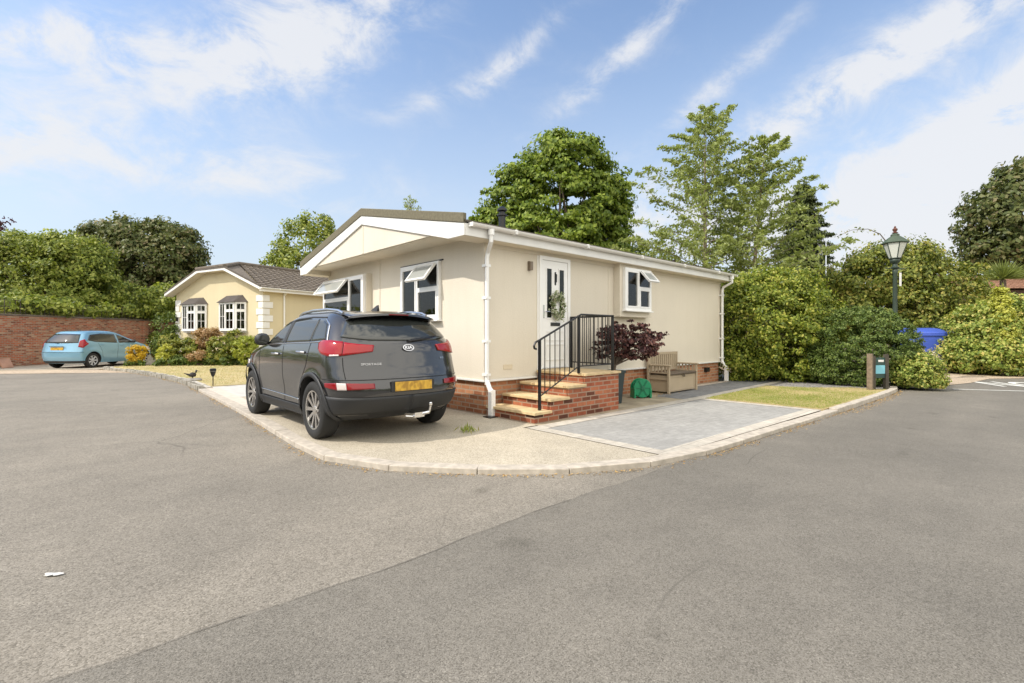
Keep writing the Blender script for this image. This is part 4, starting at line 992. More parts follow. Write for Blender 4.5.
# -- grey SUV on the driveway
ZS = [.27,.36,.50,.62,.78,.90,1.02,1.10,1.18,1.26,1.38,1.50,1.56,1.60,1.63,1.65]
suvB = Body(ZS,
    yr=[-.62,-.77,-.87,-.90,-.87,-.83,-.80,-.78,-.75,-.69,-.58,-.45,-.36,-.20,.1,.62],
    yf=[3.38,3.48,3.52,3.53,3.50,3.44,3.26,2.9,2.40,2.17,1.88,1.58,1.40,1.24,1.06,.84],
    w =[.84,.875,.895,.905,.912,.912,.906,.896,.880,.85,.795,.73,.685,.635,.56,.38],
    dr=[.50,.52,.54,.54,.54,.54,.54,.52,.50,.50,.48,.44,.40,.36,.32,.2],
    df=[.9,.9,.9,.9,.9,.9,.9,.85,.75,.6,.5,.4,.4,.35,.3,.1], n=2.55, wb=2.64, rr=.36)
def suv_detail(root, B, ps, pr, ls, pa):
    # glasshouse: front and rear side windows and the small quarter light, chrome line beneath
    ps('side_window', [(2.02,1.165),(1.15,1.185)], [(1.76,1.30),(1.42,1.43),(1.17,1.49)], GLASSCAR, off=.002, sides=(-1,1))
    ps('side_window', [(1.07,1.187),(.17,1.215)], [(1.09,1.50),(.6,1.525),(.19,1.505)], GLASSCAR, off=.002)
    ps('quarter_light', [(.13,1.217),(-.28,1.245)], [(.15,1.50),(.02,1.485),(-.12,1.44)], GLASSCAR, off=.002)
    ps('window_surround', [(2.10,1.148),(-.36,1.215)], [(2.10,1.160),(-.36,1.228)], SILVER, off=.006, nt=1, sol=.004, ns=30)
    ps('window_surround', [(-.36,1.22),(-.20,1.44),(-.02,1.515)], [(-.335,1.22),(-.175,1.43),(.0,1.50)], SILVER, off=.006, nt=1, sol=.004)
    ps('door_pillar', [(1.15,1.17),(1.07,1.17)], [(1.17,1.50),(1.09,1.508)], TRIM, off=.003)
    ps('roof_pillar', [(2.04,1.165),(1.76,1.31),(1.4,1.455),(1.0,1.515),(.5,1.535),(.0,1.52)], [(2.07,1.175),(1.78,1.325),(1.42,1.472),(1.0,1.533),(.5,1.549),(.0,1.532)], TRIM, off=.004, nt=1, ns=30)
    # doors
    dk = principled('panel_gap', (.004,.004,.005), .8)
    ls([(2.18,1.08),(2.20,.7),(2.08,.42)], mat=dk); ls([(1.11,1.15),(1.10,.7),(1.10,.38)], mat=dk); ls([(.12,1.2),(.20,.92),(.42,.66),(.42,.50)], mat=dk)
    ls([(2.08,.385),(1.10,.375),(.5,.38)], mat=dk)
    # swage line and door moulding
    ps('side_moulding', [(2.14,.46),(.48,.44)], [(2.14,.475),(.48,.455)], SILVER, off=.010, nt=1, ns=24)
    ps('sill', [(2.18,.24),(.46,.24)], [(2.18,.37),(.46,.37)], TRIM, off=.012, ns=24)
    for yc in (0, 2.64):
        a = [(yc+.425*math.cos(t), .36+.425*math.sin(t)) for t in [R(-14)+R(208)*i/30 for i in range(31)]]
        b = [(yc+.480*math.cos(t), .36+.480*math.sin(t)) for t in [R(-12)+R(204)*i/30 for i in range(31)]]
        ps('wheel_arch', a, b, TRIM, off=.012, ns=36, nt=2)
    for sx in (-1,1):
        for (y, z) in ((1.38,1.03),(.38,1.075)):
            h = MB(); x = B.side(y,z); h.tube([(sx*(x+.005),y+.11,z),(sx*(x+.035),y+.08,z+.004),(sx*(x+.035),y-.08,z+.004),(sx*(x+.005),y-.11,z)], .016, 8); h.build('door_handle', SILVER, root, smooth=40)
        mr = MB(); x0 = B.side(1.88,1.18)
        Mm = Matrix.Translation((sx*(x0+.10),1.86,1.235)) @ Matrix.Diagonal((.11,.08,.095,1)); mr.M = Mm
        mr.lathe([(.001,-1),(.5,-.9),(.86,-.55),(1,0),(.9,.5),(.55,.88),(.001,1)], (0,0,0), 18); mr.M = None
        mr.tube([(sx*(x0-.02),1.90,1.17),(sx*(x0+.09),1.88,1.20)], .03, 8)
        mo = mr.build('mirror', TRIM, root, smooth=50)
        mg = MB(); mg.M = Matrix.Translation((sx*(x0+.10),1.78,1.235)) @ Matrix.Diagonal((.088,1,.072,1)) @ Matrix.Rotation(R(90),4,'X'); mg.lathe([(.001,0),(1,0),(.95,.012),(.001,.014)],(0,0,-.002),18); mg.build('mirror_glass', GLASSCAR, mo)
        rl = MB(); P = [(sx*(.62),1.22,1.575),(sx*.625,1.08,1.612),(sx*.63,.7,1.638),(sx*.63,.2,1.638),(sx*.62,-.12,1.612),(sx*.61,-.24,1.575)]
        P = [Vector(p) for p in P]; rl.tube(P, .019, 8); rl.build('roof_rail', SILVER, root, smooth=60)
    # tail
    pr('rear_window', [(-.66,1.275),(-.3,1.235),(0,1.23),(.3,1.235),(.66,1.275)], [(-.58,1.47),(-.3,1.505),(0,1.515),(.3,1.505),(.58,1.47)], GLASSCAR, off=.004, nq=24)
    for sx in (1,-1):
        pr('tail_lamp', [(.285,1.10),(.45,1.075),(.615,1.055)], [(.27,1.175),(.44,1.19),(.60,1.21)], RED, off=.010, sgn=(sx,), sol=.02)
        pr('tail_lamp', [(.625,1.053),(.83,1.045),(.98,1.07),(1.07,1.13)], [(.61,1.217),(.80,1.235),(.97,1.235),(1.07,1.20)], RED, off=.010, sgn=(sx,), sol=.02)
        pr('reversing_lamp', [(.66,1.052),(.80,1.048)], [(.66,1.070),(.80,1.066)], CLEAR, off=.022, sgn=(sx,), sol=.006)
        pr('reflector', [(.30,.665),(.60,.655)], [(.30,.725),(.60,.735)], REDD, off=.010, sgn=(sx,), sol=.014)
        pr('reversing_lamp', [(.605,.655),(.73,.655)], [(.605,.735),(.73,.738)], CLEAR, off=.011, sgn=(sx,), sol=.014)
        pr('reflector', [(.735,.655),(.95,.68)], [(.735,.738),(.95,.728)], REDD, off=.010, sgn=(sx,), sol=.014)
        pr('rear_bumper', [(0,.35),(.5,.35),(.9,.34),(1.10,.34)], [(0,.56),(.5,.56),(.9,.57),(1.05,.58)], TRIM, off=.008, sgn=(sx,), nq=30, sol=.012)
    pr('bumper_crease', [(-1.0,.765),(0,.765),(1.0,.765)], [(-1.0,.773),(0,.773),(1.0,.773)], dk, off=.003, nq=40, nt=1, sol=.003)
    for sx in (1,-1):
        pr('tailgate_gap', [(.605,.78),(.615,.9),(.617,1.03)], [(.612,.78),(.622,.9),(.624,1.03)], dk, off=.003, nq=8, nt=1, sgn=(sx,), sol=.003)
    # recess and plate
    pl = MB(); y = B.rear(0,.67)-.012; pl.box(-.30,.30,y-.004,y+.02,.610,.742); pl.build('plate_recess', TRIM, root, bevel=.004)
    pl = MB(); pl.box(-.26,.26,y-.014,y-.004,.620,.732); pl.build('number_plate', BPLATE, root, bevel=.003)
    sp = MB()
    rows = []
    for x in np.linspace(-.62,.62,21):
        k = (x/.62)**2; yb = -.50 + .13*k; zt = 1.585-.05*k
        rows.append([(x, yb+.34, zt+.035),(x,yb+.10,zt+.022),(x,yb-.04,zt-.008),(x,yb-.045,zt-.03),(x,yb+.02,zt-.045),(x,yb+.34,zt-.05)])
    sp.grid(rows); sp.build('spoiler', GREYP, root, smooth=50, solid=.006)
    bl = MB(); bl.box(-.14,.14,-.552,-.540,1.556,1.566); bl.build('brake_light', REDD, root)
    fin = MB(); fin.add([(-.02,.02,1.63),(.02,.02,1.63),(.02,.20,1.64),(-.02,.20,1.64),(0,.0,1.715),(0,.06,1.71)], [(0,1,4),(0,4,5,3),(1,2,5,4),(3,5,2)]); fin.build('aerial_fin', TRIM, root)
    # wiper, badge, lettering, tow bar, exhaust
    wy = lambda x,z: B.rear(x,z)-.02
    wp = MB(); wp.tube([(.02,wy(.02,1.23),1.225),(.25,wy(.25,1.255)-.01,1.25),(.44,wy(.44,1.27),1.265)], [.018,.012,.006], 6); wp.tube([(.08,wy(.08,1.25),1.245),(.50,wy(.50,1.285),1.288)], .007, 5); wp.build('rear_wiper', BLACKM, root)
    def on_tail(x, z, tilt=0, o=.004):
        y = B.rear(x,z); y2 = B.rear(x+.02,z); yz = B.rear(x,z+.03)
        yaw = math.atan2(y2-y, .02); pit = math.atan2(yz-y, .03)
        return Matrix.Translation((x,y-o,z)) @ Matrix.Rotation(yaw,4,'Z') @ Matrix.Rotation(R(90)-pit,4,'X')
    bg = MB(); Mb = on_tail(0,1.14,0,.010); bg.M = Mb @ Matrix.Diagonal((.080,.045,1,1)); bg.lathe([(.82,0),(1.0,0),(1.0,.008),(.82,.008),(.82,0)],(0,0,0),32)
    b_ = bg.build('badge', SILVER, root, smooth=30)
    bk = MB(); bk.M = Mb @ Matrix.Diagonal((.070,.036,1,1)); bk.lathe([(.001,0),(.98,0),(.98,.003),(.001,.003)],(0,0,.0),28); bk.build('badge_field', principled('badge_black',(.02,.02,.022),.3), b_)
    text_mesh('KIA', 'badge_lettering', SILVER, b_, Mb @ Matrix.Translation((0,0,.005)), .058, .003, .002, sx=1.15)
    text_mesh('SPORTAGE', 'lettering', principled('satin_lettering',(.42,.42,.43),.35,.8), root, on_tail(-.50,.95,0,.006), .037, .002, .0004, sx=1.35)
    text_mesh('ECO', 'lettering', SILVER, root, on_tail(.52,1.0,0,.006), .030, .0015, .0005, sx=1.2)
    tb = MB(); tb.tube([(.0,-.55,.30),(.12,-.86,.30),(.20,-.95,.33)], .022, 8); tb.tube([(.20,-.95,.33),(.205,-.97,.41)], .014, 8); tb.lathe([(.001,-.028),(.02,-.02),(.027,0),(.02,.02),(.001,.028)],(.205,-.97,.435),12); tb.box(.02,.16,-.90,-.86,.27,.33)
    tb.tube([(-.05,-.80,.285),(.1,-.88,.27),(.2,-.90,.31)],.010,6); tb.build('tow_bar', CHROME, root, smooth=40)
    # headlamps and grille
    for sx in (1,-1):
        rows=[]
        for t in (0,.5,1):
            rows.append([(sx*(B.nose(q,.76+.14*t)[0]+.004), B.nose(q,.76+.14*t)[1]+.008, .76+.14*t) for q in np.linspace(.45,.95,10)])
        mb=MB(); mb.grid(rows); mb.build('headlamp', CLEAR, root, smooth=True, solid=.01)
    mb=MB(); mb.grid([[(x, B.nose(0,zz)[1]+.01-.1*x*x, zz) for x in np.linspace(-.4,.4,9)] for zz in (.55,.65,.78)]); mb.build('grille', TRIM, root, smooth=True, solid=.02)
    # windscreen
    rows=[]
    for z in np.linspace(1.21,1.53,8):
        rows.append([((1 if q>=0 else -1)*B.nose(abs(q),z)[0]*1.002, B.nose(abs(q),z)[1]+.006, z) for q in np.linspace(-.62,.62,17)])
    mb=MB(); mb.grid(rows); mb.build('windscreen', GLASSCAR, root, smooth=True, solid=.006)
suv = dict(body=suvB, paint=GREYP, trim=TRIM, glass=GLASSCAR, arch=.425, wheel_r=.36, rim_r=.245, tyre_w=.235, track=.915, spokes=10, pair=True, spoke_w=(.016,.024), rimmat=principled('alloy', (.66,.64,.62), .22, .9), detail=suv_detail)
car('parked_car', suv, (-1.83, .06, 0), 0, 'dark grey SUV with red tail lamps parked on the gravel driveway beside the bungalow')

# -- light blue hatchback on the far drive
ZN = [.20,.32,.48,.62,.76,.88,.98,1.06,1.14,1.26,1.38,1.45,1.49,1.52]
noteB = Body(ZN,
    yr=[-.62,-.70,-.74,-.74,-.71,-.68,-.66,-.63,-.57,-.47,-.36,-.26,-.12,.35],
    yf=[3.22,3.30,3.34,3.33,3.24,3.02,2.66,2.40,2.16,1.86,1.58,1.38,1.16,.8],
    w =[.79,.82,.84,.847,.845,.84,.83,.81,.775,.715,.655,.61,.55,.35],
    dr=[.35]*12+[.3,.2], df=[.8,.8,.8,.8,.8,.75,.65,.55,.45,.4,.35,.35,.3,.1], n=2.6, wb=2.60, rr=.31)
def note_detail(root, B, ps, pr, ls, pa):
    dk = MATS['panel_gap']
    ps('side_window', [(2.02,1.0),(1.2,1.0)], [(1.8,1.12),(1.5,1.26),(1.22,1.36)], GLASSCAR, off=.003)
    ps('side_window', [(1.12,1.0),(.1,1.05),(-.22,1.12)], [(1.14,1.37),(.5,1.40),(-.02,1.34)], GLASSCAR, off=.003)
    ls([(2.15,.95),(2.15,.4)], mat=dk); ls([(1.16,1.0),(1.14,.35)], mat=dk); ls([(.2,1.03),(.38,.7),(.42,.4)], mat=dk)
    for sx in (-1,1):
        for (y, z) in ((1.35,.90),(.42,.93)):
            h = MB(); x = B.side(y,z); h.tube([(sx*(x+.005),y+.1,z),(sx*(x+.03),y,z),(sx*(x+.005),y-.1,z)], .014, 6); h.build('door_handle', BLUEP, root)
        x0 = B.side(1.85,1.0); mr = MB(); mr.M = Matrix.Translation((sx*(x0+.11),1.85,1.06)) @ Matrix.Diagonal((.10,.07,.075,1)); mr.lathe([(.001,-1),(.86,-.55),(1,0),(.55,.88),(.001,1)],(0,0,0),12); mr.build('mirror', TRIM, root, smooth=50)
    pr('rear_window', [(-.62,1.02),(0,1.0),(.62,1.02)], [(-.58,1.36),(0,1.39),(.58,1.36)], GLASSCAR, off=.006, nq=20)
    for sx in (1,-1):
        pr('tail_lamp', [(.62,.86),(.85,.82),(1.10,.98)], [(.66,1.10),(.86,1.16),(1.04,1.0)], RED, off=.012, sgn=(sx,), sol=.02)
        pr('rear_bumper', [(0,.21),(.6,.21),(1.0,.22)], [(0,.30),(.6,.30),(1.0,.30)], TRIM, off=.010, sgn=(sx,), nq=24)
        rows=[]
        for t in (0,1): rows.append([(sx*(B.nose(q,.64+.16*t)[0]+.006), B.nose(q,.64+.16*t)[1]+.008, .64+.16*t) for q in np.linspace(.4,1.0,10)])
        mb=MB(); mb.grid(rows); mb.build('headlamp', CLEAR, root, smooth=True, solid=.01)
    pr('bumper_crease', [(-.95,.64),(0,.64),(.95,.64)], [(-.95,.65),(0,.65),(.95,.65)], dk, off=.003, nq=30, nt=1)
    y = B.rear(0,.80); mb = MB(); mb.box(-.26,.26,y-.02,y-.002,.73,.84); mb.build('number_plate', BPLATE, root); mb = MB(); mb.box(-.30,.30,y-.03,y,.855,.885); mb.build('plate_garnish', SILVER, root)
    rows=[]
    for z in np.linspace(1.02,1.42,7): rows.append([((1 if q>=0 else -1)*B.nose(abs(q),z)[0]*1.002, B.nose(abs(q),z)[1]+.006, z) for q in np.linspace(-.6,.6,13)])
    mb=MB(); mb.grid(rows); mb.build('windscreen', GLASSCAR, root, smooth=True, solid=.006)
    wp = MB(); wp.tube([(0,B.rear(0,1.0)-.02,1.0),(-.3,B.rear(.3,1.03)-.02,1.04)], .01, 5); wp.build('rear_wiper', BLACKM, root)
note = dict(body=noteB, paint=BLUEP, trim=TRIM, glass=GLASSCAR, arch=.355, wheel_r=.30, rim_r=.20, tyre_w=.19, track=.83, spokes=7, pair=False, spoke_w=(.02,.028), rimmat=plain('silver_wheel_paint',(.46,.47,.49),.35,.05), detail=note_detail)
nx_, ny_ = w2l(-17.85, 19.85)
car('parked_car', note, (nx_, ny_, -.03), WA + R(-90) - R(3), 'light blue hatchback parked in front of the old brick wall')

# ------------------------------------------------------------------ things by the steps
# planter with a Japanese maple
pt = empty('plant_pot', (2.66,-.62,0), 0, 'tall black square planter beside the brick steps', 'planter')
m = MB(); w0, w1 = .12, .165
m.add([(-w0,-w0,0),(w0,-w0,0),(w0,w0,0),(-w0,w0,0),(-w1,-w1,.60),(w1,-w1,.60),(w1,w1,.60),(-w1,w1,.60)], [(0,3,2,1),(0,1,5,4),(1,2,6,5),(2,3,7,6),(3,0,4,7)])
m.build('pot', PLANTER, pt, bevel=.008); m = MB(); ring(m,-.215,.215,-.001,.001,.0,0,0) if False else None
m = MB(); m.box(-.18,.18,-.18,-.15,.58,.63); m.box(-.18,.18,.15,.18,.58,.63); m.box(-.18,-.15,-.15,.15,.58,.63); m.box(.15,.18,-.15,.15,.58,.63); m.build('rim', PLANTER, pt, bevel=.005)
MB().box(-.149,.149,-.149,.149,.55,.575).build('soil', SOIL, pt)
ac = empty('japanese_maple', (2.66,-.62,.575), 0, 'dark red Japanese maple growing in the black planter by the steps', 'tree')
lb_ = [(.45,-.2,.50,.38,.28),(.85,-.12,.62,.26,.2),(-.05,0,.55,.42,.30),(.38,.02,.52,.34,.26),(-.45,-.02,.55,.34,.26),(.05,-.25,.42,.36,.24),(.1,.2,.62,.34,.26),(.15,-.05,.82,.34,.22),(-.25,.05,.78,.28,.2),(.55,-.1,.66,.22,.18),(-.58,0,.36,.2,.18)]
lb_ = [(l[0]+.30,l[1]-.05,l[2]+.03,l[3],l[4]) for l in lb_]
C = crown('crown', lb_, 460, 24, .10, .068, L_ACER, ac, ratio=.62, flat=.35, zmin=.14, shell=(.3,1.05))
woody('trunk', (0,0,-.01), [l[:3] for l in lb_] + [tuple(c) for c in C[:26]], .028, TRUNK, ac, split=.30)

# storage bench
be = empty('storage_bench', (4.74,-.62,0), 0, 'taupe plastic garden storage bench with slatted back against the long wall', 'bench')
BL, BD = 1.32, .56
m = MB(); m.box(.06,BL-.06,.03,BD-.04,.03,.40); m.build('storage_box', TAUPE, be, bevel=.008)
m = MB(); ring(m,.10,BL-.10,.06,.37,.025,.022,.0295); m.build('front_panel', TAUPE, be, bevel=.004)
m = MB(); m.box(.055,BL-.055,-.01,BD-.06,.41,.445); m.build('seat', TAUPED, be, bevel=.008)
m = MB(); m.box(BL/2-.03,BL/2+.03,-.022,-.011,.35,.43); m.build('latch', TAUPED, be)
for x in (0, BL-.06):
    for y in (-.005, BD-.06): MB().box(x,x+.06,y,y+.055,0,.60 if y < .1 else .90).build('leg', TAUPE, be, bevel=.008)
    m = MB(); m.box(x-.012,x+.072,-.035,BD-.07,.60,.64); m.build('armrest', TAUPE, be, bevel=.014)
    m = MB(); m.box(x+.018,x+.042,.06,BD-.07,.30,.34)
    m.box(x+.015,x+.045,.052,BD-.062,.44,.47)
    for k in range(5): y = .09+.085*k; m.box(x+.02,x+.04,y,y+.035,.47,.60)
    m.build('side_slats', TAUPE, be, bevel=.003)
m = MB(); m.box(.06,BL-.06,BD-.055,BD-.015,.84,.90); m.box(.06,BL-.06,BD-.055,BD-.015,.47,.52)
for k in range(13): x = .085+.091*k; m.box(x,x+.055,BD-.050,BD-.022,.52,.84)
m.build('backrest', TAUPE, be, bevel=.005)

# hose reel
hr = empty('hose_reel', (3.82,-.50,0), R(-35), 'round green plastic hose reel on the ground between planter and bench', 'hose reel')
m = MB(); m.M = Matrix.Translation((0,0,.20)) @ Matrix.Rotation(R(90),4,'X')
for z in (-.10, .06): m.lathe([(.04,z),(.19,z),(.20,z+.02),(.19,z+.04),(.04,z+.04)], (0,0,0), 32)
m.M = None; m.build('drum', GREENPL, hr, smooth=40)
m = MB(); m.M = Matrix.Translation((0,0,.20)) @ Matrix.Rotation(R(90),4,'X')
for r_ in range(5):
    for z in (-.05,-.01,.03): m.lathe([(.08+.02*r_-.009,z),(.08+.02*r_,z+.009),(.08+.02*r_+.009,z),(.08+.02*r_,z-.009),(.08+.02*r_-.009,z)],(0,0,0),24)
m.build('hose', plain('hose_green',(.03,.30,.14),.45,.1), hr, smooth=60)
m = MB(); m.M = Matrix.Translation((0,0,.20)) @ Matrix.Rotation(R(90),4,'X'); m.lathe([(.001,.10),(.045,.10),(.045,.125),(.001,.13)],(0,0,0),16)
for k in range(6): 
    a_ = k*math.pi/3; c_, s_ = math.cos(a_), math.sin(a_); m.add([(c_*.04-s_*.01,s_*.04+c_*.01,.102),(c_*.18-s_*.01,s_*.18+c_*.01,.102),(c_*.18+s_*.01,s_*.18-c_*.01,.102),(c_*.04+s_*.01,s_*.04-c_*.01,.102),(c_*.04-s_*.01,s_*.04+c_*.01,.112),(c_*.18-s_*.01,s_*.18+c_*.01,.112),(c_*.18+s_*.01,s_*.18-c_*.01,.112),(c_*.04+s_*.01,s_*.04-c_*.01,.112)],[(4,5,6,7),(0,1,5,4),(1,2,6,5),(2,3,7,6),(3,0,4,7)])
m.build('hub', plain('green_hub',(.008,.16,.08),.4,.1), hr)
for x0 in (-.19, .15): m = MB(); m.box(x0,x0+.04,-.12,.12,0,.20); m.build('stand', GREENPL, hr, bevel=.01)

# ------------------------------------------------------------------ lamp post
lx, ly = at(895, 14.2); lp = empty('street_lamp', (lx,ly,0), math.atan2(-UY,UX)+R(14), 'green heritage street lamp with a four-sided lantern above the clipped bush', 'street lamp')
lp.scale = (1.08,)*3
m = MB(); m.lathe([(.16,0),(.16,.12),(.13,.16),(.11,.5),(.085,.60),(.075,.68),(.058,.75),(.050,2.85),(.062,2.88),(.062,2.95),(.045,2.98)], (0,0,0), 20); m.build('column', GREENP, lp, smooth=40)
m = MB(); m.tube([(-.30,0,3.00),(.30,0,3.00)], .015, 8)
for s_ in (-1,1): m.lathe([(.001,-.025),(.025,0),(.001,.025)], (s_*.31,0,3.0), 10)
m.build('ladder_bar', GREENP, lp, smooth=40)
m = MB(); m.lathe([(.05,2.98),(.09,3.0),(.10,3.03),(.06,3.06),(.05,3.12),(.11,3.17),(.12,3.21),(.10,3.25)], (0,0,0), 20)
zb_, zt_ = 3.27, 3.68; wb_, wt_ = .125, .265
hx_ = [(math.cos(R(60*k)), math.sin(R(60*k))) for k in range(6)]
for c_, s_ in hx_: m.tube([(c_*wb_,s_*wb_,zb_),(c_*wt_,s_*wt_,zt_)], .013, 6)
for (w_, z_) in ((wb_,zb_),(wt_,zt_)):
    for a_,b_ in zip(hx_, hx_[1:]+hx_[:1]): m.tube([(a_[0]*w_,a_[1]*w_,z_),(b_[0]*w_,b_[1]*w_,z_)], .017, 6)
lant = m.build('lantern', GREENP, lp, smooth=40)
for a_,b_ in zip(hx_, hx_[1:]+hx_[:1]):
    g = MB(); g.add([(a_[0]*wb_,a_[1]*wb_,zb_),(b_[0]*wb_,b_[1]*wb_,zb_),(b_[0]*wt_,b_[1]*wt_,zt_),(a_[0]*wt_,a_[1]*wt_,zt_)],[(0,1,2,3)]); g.build('glass', LANTG, lant, solid=.004)
m = MB(); m.lathe([(.30,3.67),(.315,3.69),(.21,3.79),(.12,3.86),(.10,3.87),(.10,3.91),(.08,3.93),(.03,3.95)], (0,0,0), 6); m.build('lantern_roof', plain('lantern_roof_paint',(.055,.08,.05),.65,.2), lp)
m = MB(); m.lathe([(.035,3.94),(.075,3.96),(.03,3.99),(.055,4.03),(.06,4.06),(.02,4.10),(.028,4.12),(.002,4.15)], (0,0,0), 14); m.build('finial', plain('finial_brown',(.13,.05,.035),.5), lp, smooth=50)
m = MB(); m.box(.045,.11,-.09,-.08,2.52,2.88); m.build('number_strip', WHITE, lp)

# ------------------------------------------------------------------ wooden posts with sign by the bush
px_, py_ = at(870, 11.45); bo = empty('bollard', (px_,py_,0), 0, 'square weathered wooden post standing at the edge of the front lawn', 'post')
m = MB(); m.box(-.055,.055,-.055,.055,-.05,.86); m.build('shaft', WOOD, bo, bevel=.006)
px_, py_ = at(879, 11.6); sg = empty('low_sign', (px_,py_,0), math.atan2(-UY,UX)+R(6), 'low dark sign with a pale blue panel between wooden posts by the bush', 'sign')
m = MB(); m.box(.14,.22,-.04,.04,0,.84); m.build('post', WOODD, sg); m = MB(); m.box(-.20,-.12,-.04,.04,0,.80); m.build('post', WOODD, sg)
m = MB(); m.box(-.12,.139,-.02,.02,.28,.76); m.build('board', plain('sign_green',(.03,.07,.06),.5,.1), sg); m = MB(); m.box(-.115,.13,-.028,-.021,.38,.58); m.build('panel', plain('pale_blue_panel',(.22,.55,.66),.5,.05), sg)
m = MB(); m.box(-.04,.10,-.026,-.021,.66,.71); m.build('label_strip', WHITE, sg)

# blue wheeled containers
def bin_(px, dep, label, rot):
    x, y = at(px, dep); b = empty('wheeled_bin', (x,y,0), rot, label, 'bin', 'blue wheeled containers behind the bush'); b.scale = (.92,.95,1.10)
    w, d, h = .62, .42, 1.22; m = MB()
    m.add([(-w*.86,-d*.85,.18),(w*.86,-d*.85,.18),(w*.86,d*.85,.18),(-w*.86,d*.85,.18),(-w,-d,h),(w,-d,h),(w,d,h),(-w,d,h)], [(0,3,2,1),(4,5,6,7),(0,1,5,4),(1,2,6,5),(2,3,7,6),(3,0,4,7)]); m.build('body', BLUEPL, b, bevel=.03)
    m = MB(); m.box(-w-.03,w+.03,-d-.03,d+.03,h-.07,h-.001); m.build('rim', BLUEPL, b, bevel=.015)
    m = MB(); m.extr([(-d-.03,h),(d+.05,h),(d+.03,h+.20),(0,h+.16),(-d,h+.06)], 'x', -w-.03, w+.03); m.build('lid', BLUEPL, b, bevel=.02)
    for sx in (-1,1):
        for sy in (-1,1): m = MB(); m.lathe([(.001,-.025),(.09,-.025),(.09,.025),(.001,.025)], (sx*w*.7,sy*d*.65,.09), 14, axis='x'); m.build('wheel', BLACKM, b)
        m = MB(); m.tube([(sx*(w+.02),-.15,h-.2),(sx*(w+.06),-.13,h-.2),(sx*(w+.06),.13,h-.2),(sx*(w+.02),.15,h-.2)], .015, 6); m.build('handle', BLACKM, b)
bin_(921, 17.6, 'large blue wheeled container nearest the clipped bush', math.atan2(-UY,UX)+R(-14))
bin_(946, 19.6, 'blue wheeled container half hidden by the right-hand hedge', math.atan2(-UY,UX)+R(10))

# ------------------------------------------------------------------ lawn ornaments, solar light, scrap, weed
p = gnd(213,386.5); so = empty('solar_light', (p.x,p.y,0), 0, 'small black solar stake light with round head at the lawn edge', 'garden light')
m = MB(); m.tube([(0,0,0),(0,0,.27)], .012, 6); m.build('stake', BLACKM, so)
m = MB(); m.lathe([(.02,.25),(.045,.29),(.075,.41),(.078,.44),(.06,.455),(.001,.46)], (0,0,0), 14); m.build('head', BLACKM, so, smooth=50)
m = MB(); m.lathe([(.079,.33),(.03,.30)][::-1], (0,0,.06), 14); m.build('lens', LANTG, so)
p = gnd(192.5,381.5); orn = empty('garden_ornament', (p.x,p.y,.02), 0, 'small dark bird ornament on a flat stone by the kerb', 'ornament')
m = MB(); m.M = Matrix.Diagonal((1.4,1,1,1)); m.lathe([(.16,0),(.17,.03),(.13,.07),(.001,.08)], (0,0,0), 12); m.build('base', STONE, orn, smooth=40)
m = MB(); m.M = Matrix.Translation((0,0,.17)) @ Matrix.Diagonal((1.5,.8,1,1)); m.lathe([(.001,-.07),(.05,-.05),(.065,0),(.04,.05),(.001,.07)], (0,0,0), 12); m.M = None
m.lathe([(.001,-.035),(.035,0),(.001,.035)], (.09,0,.27), 10); m.tube([(.06,0,.2),(.09,0,.25)], .02, 6); m.tube([(.12,0,.27),(.17,0,.265)], [.01,.002], 5); m.tube([(-.08,0,.17),(-.20,0,.22)], [.035,.008], 6)
m.tube([(0,0,.07),(0,0,.12)], .012, 5); m.build('bird', principled('bird_paint',(.03,.025,.025),.5), orn, smooth=60)
x, y = at(150, 20.6); ro = empty('stone_ornament', (x,y,.0), 0, 'grey pointed stone ornament on a slab between the two yellow shrubs', 'ornament')
ro.scale = (.6,.6,.75)
m = MB(); m.box(-.42,.42,-.25,.25,0,.14); m.build('slab', STONE, ro, bevel=.02)
m = MB(); m.add([(-.26,-.2,.14),(.30,-.2,.14),(.28,.2,.14),(-.24,.2,.14),(-.12,-.05,.62),(.02,.05,.66)], [(0,1,5,4),(1,2,5),(2,3,4,5),(3,0,4)]); m.build('boulder', STONE, ro, bevel=.03)
p = gnd(52,576,-.05); m = MB()
pts = [(.045*math.cos(t)*(1+.35*math.sin(3*t+1)), .022*math.sin(t)*(1+.3*math.cos(2*t)), random.uniform(0,.006)) for t in [2*math.pi*i/14 for i in range(14)]]
m.M = Matrix.Translation((p.x,p.y,-.042)) @ Matrix.Rotation(-.6,4,'Z'); m.add(pts+[(0,0,.008)], [(i,(i+1)%14,14) for i in range(14)])
tag(m.build('paper_scrap', plain('scuffed_white',(.55,.54,.52),.8,.1)), 'small crumpled white scrap lying on the old tarmac', 'litter')
def tuft(name, p, n, h, mat, label, cat, spreadr=.06):
    e = empty(name, p, 0, label, cat); P = rng.normal(size=(n,3))*np.array([spreadr,spreadr,0]); L_ = h*rng.uniform(.5,1.1,n)
    D = rng.normal(size=(n,3))*.45+np.array([0,0,1.]); P[:,2] = L_*.42; leaf_obj('leaves', P, D, rng.normal(size=(n,3)), L_, .16, mat, e); return e
p = gnd(468,432); tuft('weed', (p.x,p.y,0), 60, .11, L_GRASS, 'small green weed growing in the driveway behind the grey car', 'weed')

